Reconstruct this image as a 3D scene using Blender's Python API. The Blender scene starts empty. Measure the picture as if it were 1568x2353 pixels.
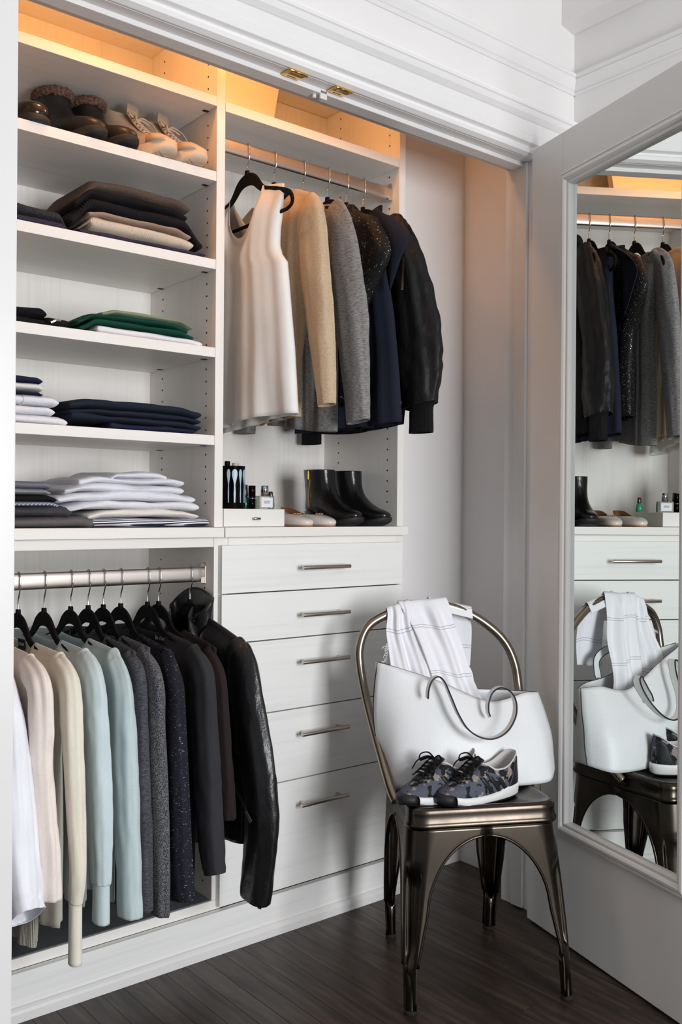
import bpy, math, random
import numpy as np
from mathutils import Vector, Matrix, noise
S = bpy.context.scene
COL = S.collection
# ------------------------------------------------------------------ camera
CF, CPX, CPY = 2149.0, 784.0, 1176.5          # focal length / centre in pixels of a 1568x2353 frame
CAM = Vector((-1.2686, -2.0881, 1.14))
yaw, roll = math.radians(39.0), math.radians(-0.418)
_f = Vector((math.sin(yaw), math.cos(yaw), 0)); _r = Vector((math.cos(yaw), -math.sin(yaw), 0)); _d = Vector((0, 0, -1))
CR = _r*math.cos(roll) + _d*math.sin(roll); CD = _r*-math.sin(roll) + _d*math.cos(roll)
cam = bpy.data.cameras.new('camera'); co = bpy.data.objects.new('camera', cam); COL.objects.link(co)
cam.sensor_fit = 'HORIZONTAL'; cam.sensor_width = 36; cam.lens = CF/1568*36; cam.clip_start = .05
mw = Matrix((CR, -CD, -_f)).transposed().to_4x4(); mw.translation = CAM; co.matrix_world = mw
S.camera = co
def P(px, py, X=None, Y=None, Z=None):        # measured photo point on a known plane of the closet -> metres
    d = CR*((px-CPX)/CF) + CD*((py-CPY)/CF) + _f
    t = (X-CAM.x)/d.x if X is not None else (Y-CAM.y)/d.y if Y is not None else (Z-CAM.z)/d.z
    return CAM + d*t
# ------------------------------------------------------------------ world, lights, exposure
W = bpy.data.worlds.new('world'); S.world = W; W.use_nodes = True
bg = W.node_tree.nodes['Background']; bg.inputs[0].default_value = (.93, .96, 1, 1); bg.inputs[1].default_value = .25
def area(name, loc, target, sx, sy, power, col):
    l = bpy.data.lights.new(name, 'AREA'); l.shape = 'RECTANGLE'; l.size = sx; l.size_y = sy; l.energy = power; l.color = col
    o = bpy.data.objects.new(name, l); COL.objects.link(o); o.location = loc
    o.rotation_euler = (Vector(target)-Vector(loc)).to_track_quat('-Z', 'Y').to_euler(); return o
area('window_daylight', (-.2, -3.9, 1.3), (.2, 0, 1.1), 1.0, 1.4, 82, (.96, .98, 1))
vs = S.view_settings; vs.view_transform = 'Standard'; vs.look = 'None'; vs.exposure = 0.36; vs.gamma = 1; vs.use_curve_mapping = False
# ------------------------------------------------------------------ materials
def lin(c):
    return tuple((v/255/12.92 if v/255 <= .04045 else ((v/255+.055)/1.055)**2.4) for v in c)
MATS = {}
def nd(t, typ, **k):
    n = t.nodes.new(typ)
    for a, v in k.items():
        if a.startswith('_'): setattr(n, a[1:], v)
        else:
            key = a.replace('__', ' ')
            n.inputs[key].default_value = v
    return n
def base(name, rough=.5, metal=0, spec=.5):
    m = bpy.data.materials.new(name); m.use_nodes = True; t = m.node_tree; b = t.nodes['Principled BSDF']
    b.inputs['Roughness'].default_value = rough; b.inputs['Metallic'].default_value = metal
    b.inputs['Specular IOR Level'].default_value = spec
    MATS[name] = m; return m, t, b
def coords(t, scale=(1, 1, 1), rot=(0, 0, 0), src='Object'):
    c = nd(t, 'ShaderNodeTexCoord'); mp = nd(t, 'ShaderNodeMapping'); mp.inputs['Scale'].default_value = scale; mp.inputs['Rotation'].default_value = rot
    t.links.new(c.outputs[src], mp.inputs[0]); return mp.outputs[0]
def ramp(t, fac, stops, interp='LINEAR'):
    r = nd(t, 'ShaderNodeValToRGB'); r.color_ramp.interpolation = interp
    while len(r.color_ramp.elements) < len(stops): r.color_ramp.elements.new(.5)
    for e, (p, c) in zip(r.color_ramp.elements, stops): e.position = p; e.color = (*c, 1)
    t.links.new(fac, r.inputs[0]); return r.outputs[0]
def noi(t, v, scale, detail=3, rough=.55, dist=0):
    n = nd(t, 'ShaderNodeTexNoise', Scale=scale, Detail=detail, Roughness=rough, Distortion=dist); t.links.new(v, n.inputs['Vector']); return n.outputs[0]
def bump(t, b, h, strength=.3, dist=.002, prev=None):
    n = nd(t, 'ShaderNodeBump', Strength=strength, Distance=dist); t.links.new(h, n.inputs['Height'])
    if prev is not None: t.links.new(prev, n.inputs['Normal'])
    t.links.new(n.outputs[0], b.inputs['Normal']); return n.outputs[0]
def mulc(c, k): return tuple(min(1, v*k) for v in c)
def paint(name, c, rough=.45, bs=.05):
    m, t, b = base(name, rough); c = lin(c); v = coords(t); n = noi(t, v, 6, 4)
    t.links.new(ramp(t, n, [(.3, mulc(c, .97)), (.7, c)]), b.inputs['Base Color']); bump(t, b, noi(t, v, 90, 3), bs, .001); return m
def laminate(name, axis, c=(240, 236, 231), dark=.92):
    m, t, b = base(name, .42, 0, .4); c = lin(c)
    sc = {'x': (1.2, 55, 55), 'z': (70, 70, 1.3)}[axis]
    v = coords(t, sc); n = noi(t, v, 1.6, 4, .6, .15); n2 = noi(t, coords(t, tuple(s*.25 for s in sc)), 1.3, 3, .6, .6)
    mx = nd(t, 'ShaderNodeMath', _operation='ADD'); t.links.new(n, mx.inputs[0]); t.links.new(n2, mx.inputs[1])
    t.links.new(ramp(t, mx.outputs[0], [(.68, mulc(c, dark)), (.9, mulc(c, .975)), (1.0, c)]), b.inputs['Base Color'])
    bump(t, b, n, .1, .0006); return m
def metal(name, c, rough=.3, var=0, stretch=None, bs=0):
    m, t, b = base(name, rough, 1); c = lin(c); b.inputs['Base Color'].default_value = (*c, 1)
    if var:
        v = coords(t, stretch or (1, 1, 1)); n = noi(t, v, 9, 5, .65)
        t.links.new(ramp(t, n, [(.25, mulc(c, 1-var)), (.75, mulc(c, 1+var))]), b.inputs['Base Color'])
        t.links.new(ramp(t, n, [(.2, (rough*1.35,)*3), (.8, (rough*.75,)*3)]), b.inputs['Roughness'])
    return m
def fabric(name, c, c2=None, scale=220, stretch=(1, 1, 1), pos=(.42, .6), rough=.92, bs=.35, bd=.0012, rib=None, sheen=.25, big=.08, speck=None, wr=0):
    m, t, b = base(name, rough, 0, .2); c = lin(c); c2 = lin(c2) if c2 else mulc(c, .82)
    b.inputs['Sheen Weight'].default_value = sheen; b.inputs['Sheen Roughness'].default_value = .5
    b.inputs['Sheen Tint'].default_value = (*mulc(c, 1.4), 1)
    v = coords(t, stretch); n = noi(t, v, scale*2.3, 3, .6); col = ramp(t, n, [(pos[0], c2), (pos[1], c)])
    lowf = noi(t, coords(t), 9, 3)
    mix = nd(t, 'ShaderNodeMixRGB', _blend_type='MULTIPLY'); mix.inputs[0].default_value = 1
    t.links.new(col, mix.inputs[1]); t.links.new(ramp(t, lowf, [(.3, (1-big,)*3), (.7, (1, 1, 1))]), mix.inputs[2]); col = mix.outputs[0]
    if speck:
        sn = noi(t, coords(t, speck[1]), speck[2], 2, .5); mk_ = ramp(t, sn, [(speck[3], (0, 0, 0)), (speck[3]+.06, (1, 1, 1))])
        mx = nd(t, 'ShaderNodeMixRGB'); t.links.new(mk_, mx.inputs[0]); t.links.new(col, mx.inputs[1]); mx.inputs[2].default_value = (*lin(speck[0]), 1); col = mx.outputs[0]
    t.links.new(col, b.inputs['Base Color'])
    pv = bump(t, b, n, bs, bd)
    if wr: pv = bump(t, b, noi(t, coords(t, (1, 1, .6)), 30, 4, .6, .5), wr, .008, pv)
    if rib:
        w = nd(t, 'ShaderNodeTexWave', Scale=rib[1]); w.bands_direction = rib[0]; t.links.new(coords(t), w.inputs[0]); bump(t, b, w.outputs[1], rib[2] if len(rib) > 2 else .6, .003, pv)
    return m
def leather(name, c, rough=.35, scale=260, bs=.3, wr=0):
    m, t, b = base(name, rough, 0, .5); c = lin(c); b.inputs['Base Color'].default_value = (*c, 1)
    vo = nd(t, 'ShaderNodeTexVoronoi', Scale=scale); t.links.new(coords(t), vo.inputs[0]); pv = bump(t, b, vo.outputs[0], bs, .0008)
    if wr: bump(t, b, noi(t, coords(t, (1, 1, .45)), 26, 4, .6, .4), wr, .006, pv)
    return m
def plain(name, c, rough=.5, metal_=0, spec=.5):
    m, t, b = base(name, rough, metal_, spec); b.inputs['Base Color'].default_value = (*lin(c), 1); return m
def emit(name, c, s):
    m, t, b = base(name); b.inputs['Emission Color'].default_value = (*lin(c), 1); b.inputs['Emission Strength'].default_value = s; return m

M_WALL = paint('wall_paint', (231, 228, 227)); M_TRIM = paint('trim_paint', (232, 230, 229), .32, .03); M_DOOR = paint('door_paint', (232, 231, 229), .35, .06)
M_LZ = laminate('laminate_upright', 'z'); M_LX = laminate('laminate_flat', 'x'); M_DRW = laminate('laminate_drawer', 'x', (240, 240, 237), .9)
M_NICK = metal('brushed_nickel', (196, 186, 176), .28); M_CHROME = metal('chrome', (210, 212, 215), .12); M_BRASS = metal('polished_brass', (222, 178, 96), .1)
M_ROD = metal('satin_rod', (214, 204, 196), .33)
M_GUN = metal('gunmetal', (74, 67, 60), .24, .35, (1, 1, .6)); M_BACKTUBE = metal('nickel_tube', (150, 138, 124), .25, .12)
M_MIRROR = metal('mirror_glass', (236, 241, 239), .0)
M_BLACKV = fabric('black_velvet', (24, 22, 23), scale=400, sheen=.15); M_RUB = plain('black_rubber', (13, 13, 13), .85)
M_HOLE = plain('peg_hole', (40, 34, 30), .9); M_GAP = plain('dark_gap', (60, 56, 52), .9)
def floor_mat():
    m, t, b = base('dark_oak', .34, 0, .45)
    oi = nd(t, 'ShaderNodeObjectInfo'); ad = nd(t, 'ShaderNodeVectorMath', _operation='ADD'); t.links.new(coords(t, (11, 1.5, 11)), ad.inputs[0])
    ml = nd(t, 'ShaderNodeVectorMath', _operation='SCALE'); ml.inputs[3].default_value = 37; t.links.new(oi.outputs['Random'], ml.inputs[0])
    cb = nd(t, 'ShaderNodeCombineXYZ'); t.links.new(oi.outputs['Random'], cb.inputs[0]); t.links.new(oi.outputs['Random'], cb.inputs[1]); t.links.new(cb.outputs[0], ml.inputs[0]); t.links.new(ml.outputs[0], ad.inputs[1])
    n = noi(t, ad.outputs[0], 1.7, 6, .62, 1.6)
    w = nd(t, 'ShaderNodeTexWave', Scale=1.1, Distortion=9, Detail=3); w.inputs['Detail Scale'].default_value = 1.2; t.links.new(ad.outputs[0], w.inputs[0])
    mx = nd(t, 'ShaderNodeMath', _operation='MULTIPLY_ADD'); mx.inputs[1].default_value = .14; t.links.new(w.outputs[1], mx.inputs[0]); t.links.new(n, mx.inputs[2])
    t.links.new(ramp(t, mx.outputs[0], [(.36, lin((33, 25, 21))), (.58, lin((52, 40, 33))), (.8, lin((76, 59, 49)))]), b.inputs['Base Color'])
    t.links.new(ramp(t, n, [(.3, (.45,)*3), (.7, (.3,)*3)]), b.inputs['Roughness']); bump(t, b, mx.outputs[0], .12, .0015); return m
M_FLOOR = floor_mat()
# ------------------------------------------------------------------ mesh helpers
class B:
    def __init__(s): s.v = []; s.f = []
    def add(s, vs, fs):
        o = len(s.v); s.v += [tuple(p) for p in vs]; s.f += [tuple(i+o for i in f) for f in fs]; return s
    def box(s, x0, x1, y0, y1, z0, z1):
        return s.add([(x0, y0, z0), (x1, y0, z0), (x1, y1, z0), (x0, y1, z0), (x0, y0, z1), (x1, y0, z1), (x1, y1, z1), (x0, y1, z1)],
                     [(3, 2, 1, 0), (4, 5, 6, 7), (0, 1, 5, 4), (1, 2, 6, 5), (2, 3, 7, 6), (3, 0, 4, 7)])
    def loft(s, rings, cap0=True, cap1=True, closed=True):
        n = len(rings[0]); vs = [p for r in rings for p in r]; fs = []
        for i in range(len(rings)-1):
            for j in range(n if closed else n-1):
                k = (j+1) % n; fs.append((i*n+j, i*n+k, (i+1)*n+k, (i+1)*n+j))
        if cap0: fs.append(tuple(reversed(range(n))))
        if cap1: fs.append(tuple(range((len(rings)-1)*n, len(rings)*n)))
        return s.add(vs, fs)
    def tube(s, pts, r, n=10, cap=True, flat=None):
        pts = [Vector(p) for p in pts]; rings = []; up = None
        for i, p in enumerate(pts):
            t = (pts[min(i+1, len(pts)-1)]-pts[max(i-1, 0)]).normalized()
            if up is None:
                up = Vector((0, 0, 1)) if abs(t.z) < .9 else Vector((1, 0, 0))
            a = t.cross(up).normalized() if t.cross(up).length > 1e-6 else Vector((1, 0, 0)); b = a.cross(t).normalized(); up = b
            rr = r[i] if isinstance(r, (list, tuple)) else r
            fl = flat if flat else 1
            rings.append([p + a*(math.cos(2*math.pi*j/n)*rr) + b*(math.sin(2*math.pi*j/n)*rr*fl) for j in range(n)])
        return s.loft(rings, cap, cap)
    def cyl(s, c, r, h, n=20, axis='z', r2=None):
        r2 = r if r2 is None else r2; R = []
        for rr, hh in ((r, 0), (r2, h)):
            ring = []
            for j in range(n):
                a = 2*math.pi*j/n; u, v = math.cos(a)*rr, math.sin(a)*rr
                ring.append({'z': (c[0]+u, c[1]+v, c[2]+hh), 'y': (c[0]+u, c[1]+hh, c[2]-v), 'x': (c[0]+hh, c[1]+u, c[2]+v)}[axis])
            R.append(ring)
        return s.loft(R)
    def prism(s, prof, x0, x1):      # profile of (y,z) swept along x
        return s.loft([[(x0, y, z) for y, z in prof], [(x1, y, z) for y, z in prof]])
    def ball(s, c, r, n=10, sc=(1, 1, 1)):
        rings = []
        for i in range(n+1):
            a = math.pi*i/n; rr = max(math.sin(a), .02)
            rings.append([(c[0]+r*sc[0]*rr*math.cos(2*math.pi*j/(n*2)), c[1]+r*sc[1]*rr*math.sin(2*math.pi*j/(n*2)), c[2]+r*sc[2]*math.cos(a)) for j in range(n*2)])
        return s.loft(rings)
def lab(o, label=None, cat=None, group=None, kind=None):
    for k, v in (('label', label), ('category', cat), ('group', group), ('kind', kind)):
        if v: o[k] = v
    return o
def mk(name, b, mat, parent=None, smooth=False, bev=0, seg=2, solid=0, sub=0, weld=False):
    if isinstance(b, B):
        me = bpy.data.meshes.new(name); me.from_pydata(b.v, [], b.f); me.validate()
        if weld or not isinstance(mat, bpy.types.Material): pass
        import bmesh
        bm = bmesh.new(); bm.from_mesh(me)
        if weld: bmesh.ops.remove_doubles(bm, verts=bm.verts, dist=1e-5)
        bmesh.ops.recalc_face_normals(bm, faces=bm.faces); bm.to_mesh(me); bm.free()
        me.materials.append(mat)
        if smooth: me.polygons.foreach_set('use_smooth', [True]*len(me.polygons))
    else: me = b
    o = bpy.data.objects.new(name, me); COL.objects.link(o)
    if parent is not None: setpar(o, parent)
    if bev:
        md = o.modifiers.new('bevel', 'BEVEL'); md.width = bev; md.segments = seg; md.limit_method = 'ANGLE'; md.angle_limit = .7
    if solid:
        md = o.modifiers.new('solid', 'SOLIDIFY'); md.thickness = solid; md.offset = 0
    if sub:
        md = o.modifiers.new('sub', 'SUBSURF'); md.levels = sub; md.render_levels = sub
    return o
def setpar(o, p):
    o.parent = p
    if p.type == 'EMPTY' or p.parent is None: o.matrix_parent_inverse = p.matrix_basis.inverted() if p.parent is None else (p.parent.matrix_basis @ p.matrix_parent_inverse @ p.matrix_basis).inverted()
    else: o.matrix_parent_inverse = Matrix()
def thing(name, label, cat, loc=(0, 0, 0), rz=0, group=None, kind=None):
    o = bpy.data.objects.new(name, None); COL.objects.link(o); o.location = loc; o.rotation_euler = (0, 0, rz); o.empty_display_size = .05
    o.matrix_basis = Matrix.Translation(loc) @ Matrix.Rotation(rz, 4, 'Z')
    return lab(o, label, cat, group, kind)
def local(o): o.matrix_parent_inverse = Matrix(); return o      # the part's mesh is written in its thing's own frame
def catmull(pts, n=8):
    pts = [Vector(p) for p in pts]; out = []
    for i in range(len(pts)-1):
        p0, p1, p2, p3 = pts[max(i-1, 0)], pts[i], pts[i+1], pts[min(i+2, len(pts)-1)]
        for k in range(n):
            t = k/n; out.append(.5*((2*p1) + (p2-p0)*t + (2*p0-5*p1+4*p2-p3)*t*t + (3*p1-p0-3*p2+p3)*t**3))
    out.append(pts[-1]); return out
def lerp(a, b, t): return a+(b-a)*t
def interp(x, xs, ys):
    return float(np.interp(x, xs, ys))
def sstep(a, b, x):
    t = min(1, max(0, (x-a)/(b-a))); return t*t*(3-2*t)
def text_mesh(name, s, size, mat, parent, mtx, ext=.0003, align='CENTER'):
    c = bpy.data.curves.new(name, 'FONT'); c.body = s; c.size = size; c.extrude = ext; c.align_x = align; c.align_y = 'CENTER'
    o = bpy.data.objects.new(name+'_tmp', c); COL.objects.link(o)
    me = bpy.data.meshes.new_from_object(o.evaluated_get(bpy.context.evaluated_depsgraph_get())); bpy.data.objects.remove(o)
    me.transform(mtx); me.materials.clear(); me.materials.append(mat); me.name = name
    r = bpy.data.objects.new(name, me); COL.objects.link(r); setpar(r, parent); return r
# ------------------------------------------------------------------ structure
H0 = 2.153                                   # underside of the closet header
ZC = 2.475                                   # closet ceiling
PW = .0555
fl = B().box(-5.5, 3.5, -6.5, .6, -.06, -.012); FL = lab(mk('floor', fl, M_FLOOR), kind='structure')
rnd = random.Random(4); k = 0; pm = {}
for i in range(-36, 22):
    x = -.094+i*PW; y = .1-rnd.random()*.9
    segs = []; y1 = .1
    while y1 > -2.5:
        L = rnd.uniform(.75, 1.6); segs.append((max(y1-L, -2.5), y1)); y1 -= L
    for (a, c) in segs:
        key = round(c-a, 2)
        if key not in pm:
            pm[key] = None
            pb = B().box(-PW/2+.0003, PW/2-.0003, -key/2+.0003, key/2-.0003, -.012, 0)
            po = mk('plank', pb, M_FLOOR, FL, bev=.0005, seg=1); pm[key] = po.data
        else:
            po = mk('plank', pm[key], M_FLOOR, FL, bev=.0005, seg=1)
        po.location = (x+PW/2, (a+c)/2, 0)
def st(name, b, m, bev=0, parent=None, smooth=False):
    o = mk(name, b, m, parent, bev=bev, smooth=smooth)
    if parent is None: o['kind'] = 'structure'
    return o
wb = B().box(-1.7, -.66, -.345, -.245, 0, 2.9).box(-.66, .848, -.345, -.245, H0, 2.9).box(.848, 1.03, -.345, -.245, 0, 2.9)
st('wall_back', wb, M_WALL)
st('wall_right', B().box(1.03, 1.13, -2.5, -.245, 0, 2.9), M_WALL)
st('wall_nook', B().box(.668, 1.07, .045, .14, 0, ZC), M_WALL); st('wall_nook_side', B().box(.972, 1.07, -.245, .045, 0, ZC), M_WALL)
st('wall_closet', B().box(-.95, 1.07, .40, .46, 0, ZC), M_WALL); st('wall_closet_left', B().box(-.95, -.84, -.245, .40, 0, ZC), M_WALL)
st('ceiling_closet', B().box(-.95, 1.07, -.245, .46, ZC, ZC+.04), M_WALL)
st('ceiling', B().box(-1.7, 1.13, -2.5, -.345, 2.9, 2.95), M_WALL)
st('trim_beam', B().loft([[(.969, y, 2.9), (1.03, y, 2.9), (1.03, y, 2.575), (1.022, y, 2.572), (.969, y, 2.585)] for y in (-2.5, -.3455)]), M_WALL)
cas = [(-.345, 2.1535), (-.352, 2.1535), (-.364, 2.160), (-.366, 2.170), (-.362, 2.1715), (-.360, 2.173), (-.356, 2.176), (-.357, 2.182), (-.368, 2.1845), (-.371, 2.186), (-.373, 2.2065),
       (-.3695, 2.2075), (-.371, 2.2085), (-.372, 2.242), (-.3685, 2.2435), (-.373, 2.246), (-.384, 2.256), (-.389, 2.268), (-.385, 2.2705), (-.390, 2.2725), (-.390, 2.281), (-.382, 2.284), (-.379, 2.287), (-.380, 2.292), (-.345, 2.292)]
st('trim_1', B().prism(cas, -1.0, 1.03), M_TRIM)
rail = [(-.345, 2.389), (-.349, 2.389), (-.353, 2.394), (-.350, 2.397), (-.356, 2.401), (-.366, 2.415), (-.371, 2.424), (-.367, 2.427), (-.373, 2.431), (-.373, 2.438), (-.368, 2.441), (-.366, 2.446), (-.345, 2.449)]
st('trim_2', B().prism(rail, -1.7, 1.03), M_TRIM)
rr = [(1.03-(-.345-y), z) for y, z in rail]
st('trim_3', B().loft([[(1.03+(y+.345), yy, z) for y, z in rail] for yy in (-2.5, -.346)]), M_TRIM)
st('trim_4', B().box(-.83, -.656, -.385, -.345, 0, 2.153), M_TRIM, .002)
st('trim_5', B().box(.862, .985, -.372, -.345, 0, 2.153), M_TRIM, .002)
# jamb lining with the door stop
st('trim_6', B().box(.845, .860, -.345, -.243, 0, H0), M_TRIM, .001); st('trim_7', B().box(.834, .845, -.328, -.288, .004, H0-.001), M_TRIM, .0015)
st('trim_8', B().box(-.66, .845, -.316, -.278, H0-.012, H0), M_TRIM, .0015)
st('trim_9', B().box(-.66, -.645, -.345, -.243, 0, H0), M_TRIM, .001)
# brass ball catches and roller catch under the header
for i, px, py, lb in ((0, 700, 157, 'polished brass door catch under the white header, left of the pair'), (1, 806, 196, 'polished brass door catch under the white header, right of the pair')):
    p = P(px, py, Z=H0-.004); t = thing('door_catch', lb, 'catch', (p.x, -.338, H0-.001), group='brass catches under the closet header')
    o = mk('plate', B().loft([[(-.024, .02, -.0005), (.024, .02, -.0005), (.024, -.016, -.0005), (-.024, -.016, -.0005)], [(-.024, .02, -.003), (.024, .02, -.003), (.023, -.016, -.008), (-.023, -.016, -.008)], [(-.022, .019, -.0034), (.022, .019, -.0034), (.021, -.015, -.0088), (-.021, -.015, -.0088)]]), M_BRASS, t, bev=.0008); local(o)
    local(mk('strike_lip', B().tube([(-.0245, -.0175, -.0055), (-.0235, -.0175, -.0055), (.0235, -.0175, -.0055), (.0245, -.0175, -.0055)], [.0034, .0042, .0042, .0034], 12), M_BRASS, t, True))
    local(mk('slot', B().box(-.012, .012, .006, .011, -.0052, -.003), plain('slot_dark%d' % i, (60, 42, 18), .3, 1), t))
    for sx in (-.018, .018): local(mk('screw', B().ball((sx, .0095, -.0035), .0032, 6, (1, 1, .5)), M_BRASS, t, True))
p = P(741, 214, Z=H0-.012); t = thing('roller_catch', 'small white roller catch on the header stop between the brass catches', 'catch', (p.x, -.297, H0-.012))
local(mk('block', B().box(-.004, .016, -.019, -.013, -.012, .008), M_TRIM, t, bev=.0008)); local(mk('bumper', B().cyl((-.012, -.004, -.009), .005, .009, 12), plain('clear_bumper', (225, 225, 222), .15), t, True))
# ------------------------------------------------------------------ mirrored door
ang = math.atan2(-.962, -.272)
D = thing('door_1', None, None, (.795, -.382, .006), ang, kind='structure')
DW, DH = .76, 2.152
def dp(name, b, m, bev=0, smooth=False): return local(mk(name, b, m, D, smooth, bev))
dp('stile', B().box(0, .14, 0, .04, 0, DH), M_DOOR, .0015); dp('stile', B().box(DW-.14, DW, 0, .04, 0, DH), M_DOOR, .0015)
dp('rail', B().box(.1402, DW-.1402, 0, .04, 2.040, DH), M_DOOR, .0015); dp('rail', B().box(.1402, DW-.1402, 0, .04, 0, .283), M_DOOR, .0015)
prof = [(0, .004), (0, -.004), (.003, -.0085), (.007, -.0095), (.009, -.007), (.0105, -.0075), (.016, -.0135), (.022, -.0145), (.027, -.0115), (.030, -.006), (.031, -.0065), (.035, -.0075), (.038, -.006), (.040, .004), (.040, .008)]
def frame_loft(u0, u1, z0, z1, prof):
    rings = []
    for (u, z, su, sz) in ((u0, z0, 1, 1), (u1, z0, -1, 1), (u1, z1, -1, -1), (u0, z1, 1, -1), (u0, z0, 1, 1)):
        rings.append([(u+su*a, d, z+sz*a) for a, d in prof])
    b = B(); n = len(prof)
    for i in range(4): b.loft([rings[i], rings[i+1]], False, False, closed=False)
    return b
dp('panel_moulding', frame_loft(.138, DW-.138, .281, 2.042, prof), M_DOOR)
lab(dp('mirror_pane', B().box(.14, DW-.14, .007, .012, .283, 2.04), M_MIRROR), 'large mirror pane set in the white door')
dp('hinge', B().box(-.006, .0, .004, .038, 1.90, 1.99).cyl((-.007, .044, 1.90), .0065, .09, 12), metal('hinge_steel', (120, 116, 112), .35), .0005)
dp('hinge', B().box(-.006, .0, .004, .038, .2, .29).cyl((-.007, .044, .2), .0065, .09, 12), MATS['hinge_steel'], .0005)
# ------------------------------------------------------------------ closet cabinets
T = .025; XB = .37
def holes(par, xs_face, sgn, ys, zs, name='peg_holes'):
    b = B()
    for y in ys:
        for z in zs:
            n = 8; c = xs_face; ring = [(c+sgn*.0006, y+.0026*math.cos(2*math.pi*j/n), z+.0026*math.sin(2*math.pi*j/n)) for j in range(n)]
            r2 = [(c-sgn*.0003, q[1], q[2]) for q in ring]
            b.loft([r2, ring])
    o = mk(name, b, M_HOLE, par); o['kind'] = 'stuff'; return o
def zr(a, b): return [a+.032*i for i in range(int((b-a)/.032)+1)]
HY = (.045, .285)
# upper left shelving
U = thing('shelving_unit', 'white laminate shelving column with shoes and folded clothes', 'shelves', (-.4, 0, 1.098))
mk('side_panel', B().box(0, T, 0, XB, 1.0985, 2.47), M_LZ, U, bev=.0008)
mk('side_panel', B().box(-.835, -.81, 0, XB, 1.0985, 2.47), M_LZ, U, bev=.0008)
mk('back_panel', B().box(-.81, 0, XB-.01, XB+.008, 1.0985, 2.445), M_LZ, U)
mk('top_panel', B().box(-.81, 0, .002, XB, 2.445, 2.47), M_LX, U, bev=.0008)
SH = [2.2135, 2.019, 1.791, 1.563, 1.336]
for z in SH:
    o = mk('shelf', B().box(-.8095, -.0008, 0, XB-.0105, z-T, z), M_LX, U, bev=.0008)
    c = B()
    for y in HY: c.box(-.016, -.001, y-.006, y+.004, z-T-.0012, z-T)
    mk('shelf_clip', c, M_HOLE, U)['kind'] = 'stuff'
holes(U, 0, -1, HY, [z for z in zr(1.16, 2.43) if all(abs(z-s+.0125) > .017 for s in SH)])
# lower left hanging bay
Lw = thing('hanging_cabinet', 'white laminate lower hanging bay with a metal clothes rod', 'cabinet', (-.4, 0, 0))
mk('side_panel', B().box(0, T, 0, XB, .131, 1.0715), M_LZ, Lw, bev=.0008); mk('side_panel', B().box(-.835, -.81, 0, XB, .131, 1.0715), M_LZ, Lw, bev=.0008)
mk('back_panel', B().box(-.81, 0, XB-.01, XB+.008, .131, 1.0715), M_LZ, Lw)
mk('top_panel', B().box(-.8095, -.0008, 0, XB-.0105, 1.047, 1.0715), M_LX, Lw, bev=.0008)
mk('bottom_panel', B().box(-.8095, T, 0, XB, .106, .1305), M_LX, Lw, bev=.0008)
mk('floor_sheet', B().box(-.808, -.002, .004, XB-.012, .1305, .1335), fabric('grey_sheet', (104, 106, 110), scale=500, sheen=0), Lw)  # thin dark grey sheet covering the bay floor behind the board edge
holes(Lw, 0, -1, HY, zr(.17, 1.03))
def rod(par, x0, x1, y, z, ends):
    prof = []
    for j in range(28):
        a = 2*math.pi*j/28; c, s_ = math.cos(a), math.sin(a)
        prof.append((y+.0075*math.copysign(abs(c)**.7, c), z+.0195*math.copysign(abs(s_)**.75, s_)))
    r = mk('clothes_rod', B().prism(prof, x0, x1), M_ROD, par, True)
    for xe, sg in ends:
        b = B(); pr = [(y-.012, z-.024), (y+.012, z-.024), (y+.012, z+.022), (y+.006, z+.03), (y-.006, z+.03), (y-.012, z+.022)]
        b.loft([[(xe, a, c) for a, c in pr], [(xe+sg*.003, a, c) for a, c in pr]])
        b.loft([[(xe+sg*.003, y-.0115, z-.0235), (xe+sg*.003, y+.0115, z-.0235), (xe+sg*.003, y+.0115, z-.005), (xe+sg*.003, y-.0115, z-.005)], [(xe+sg*.014, y-.0105, z-.0225), (xe+sg*.014, y+.0105, z-.0225), (xe+sg*.014, y+.0105, z-.008), (xe+sg*.014, y-.0105, z-.008)]])
        mk('rod_bracket', b, M_ROD, par, bev=.001)
    m = r.modifiers.new('e', 'EDGE_SPLIT'); return r
RL = (.05, .974); rod(Lw, -.808, -.001, *RL, [(-.0003, -1)])
# right tower
X1 = .6405
TW = thing('hanging_tower', 'white laminate upper tower with one top shelf and a clothes rod', 'cabinet', (.33, 0, 1.098))
mk('side_panel', B().box(X1, X1+T, 0, XB, 1.0985, 2.47), M_LZ, TW, bev=.0008)
mk('back_panel', B().box(T, X1, XB-.01, XB+.008, 1.0985, 2.445), M_LZ, TW)
mk('top_panel', B().box(T+.0005, X1-.0005, .002, XB-.011, 2.445, 2.47), M_LX, TW, bev=.0008)
mk('shelf', B().box(T+.0008, X1-.0008, 0, XB-.0105, 2.182, 2.207), M_LX, TW, bev=.0008)
holes(TW, X1, -1, HY, [z for z in zr(1.14, 2.43) if abs(z-2.195) > .02 and abs(z-2.11) > .03])
RU = (.042, 2.1125); rod(TW, T+.001, X1-.001, *RU, [(X1-.0003, -1)])
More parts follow.
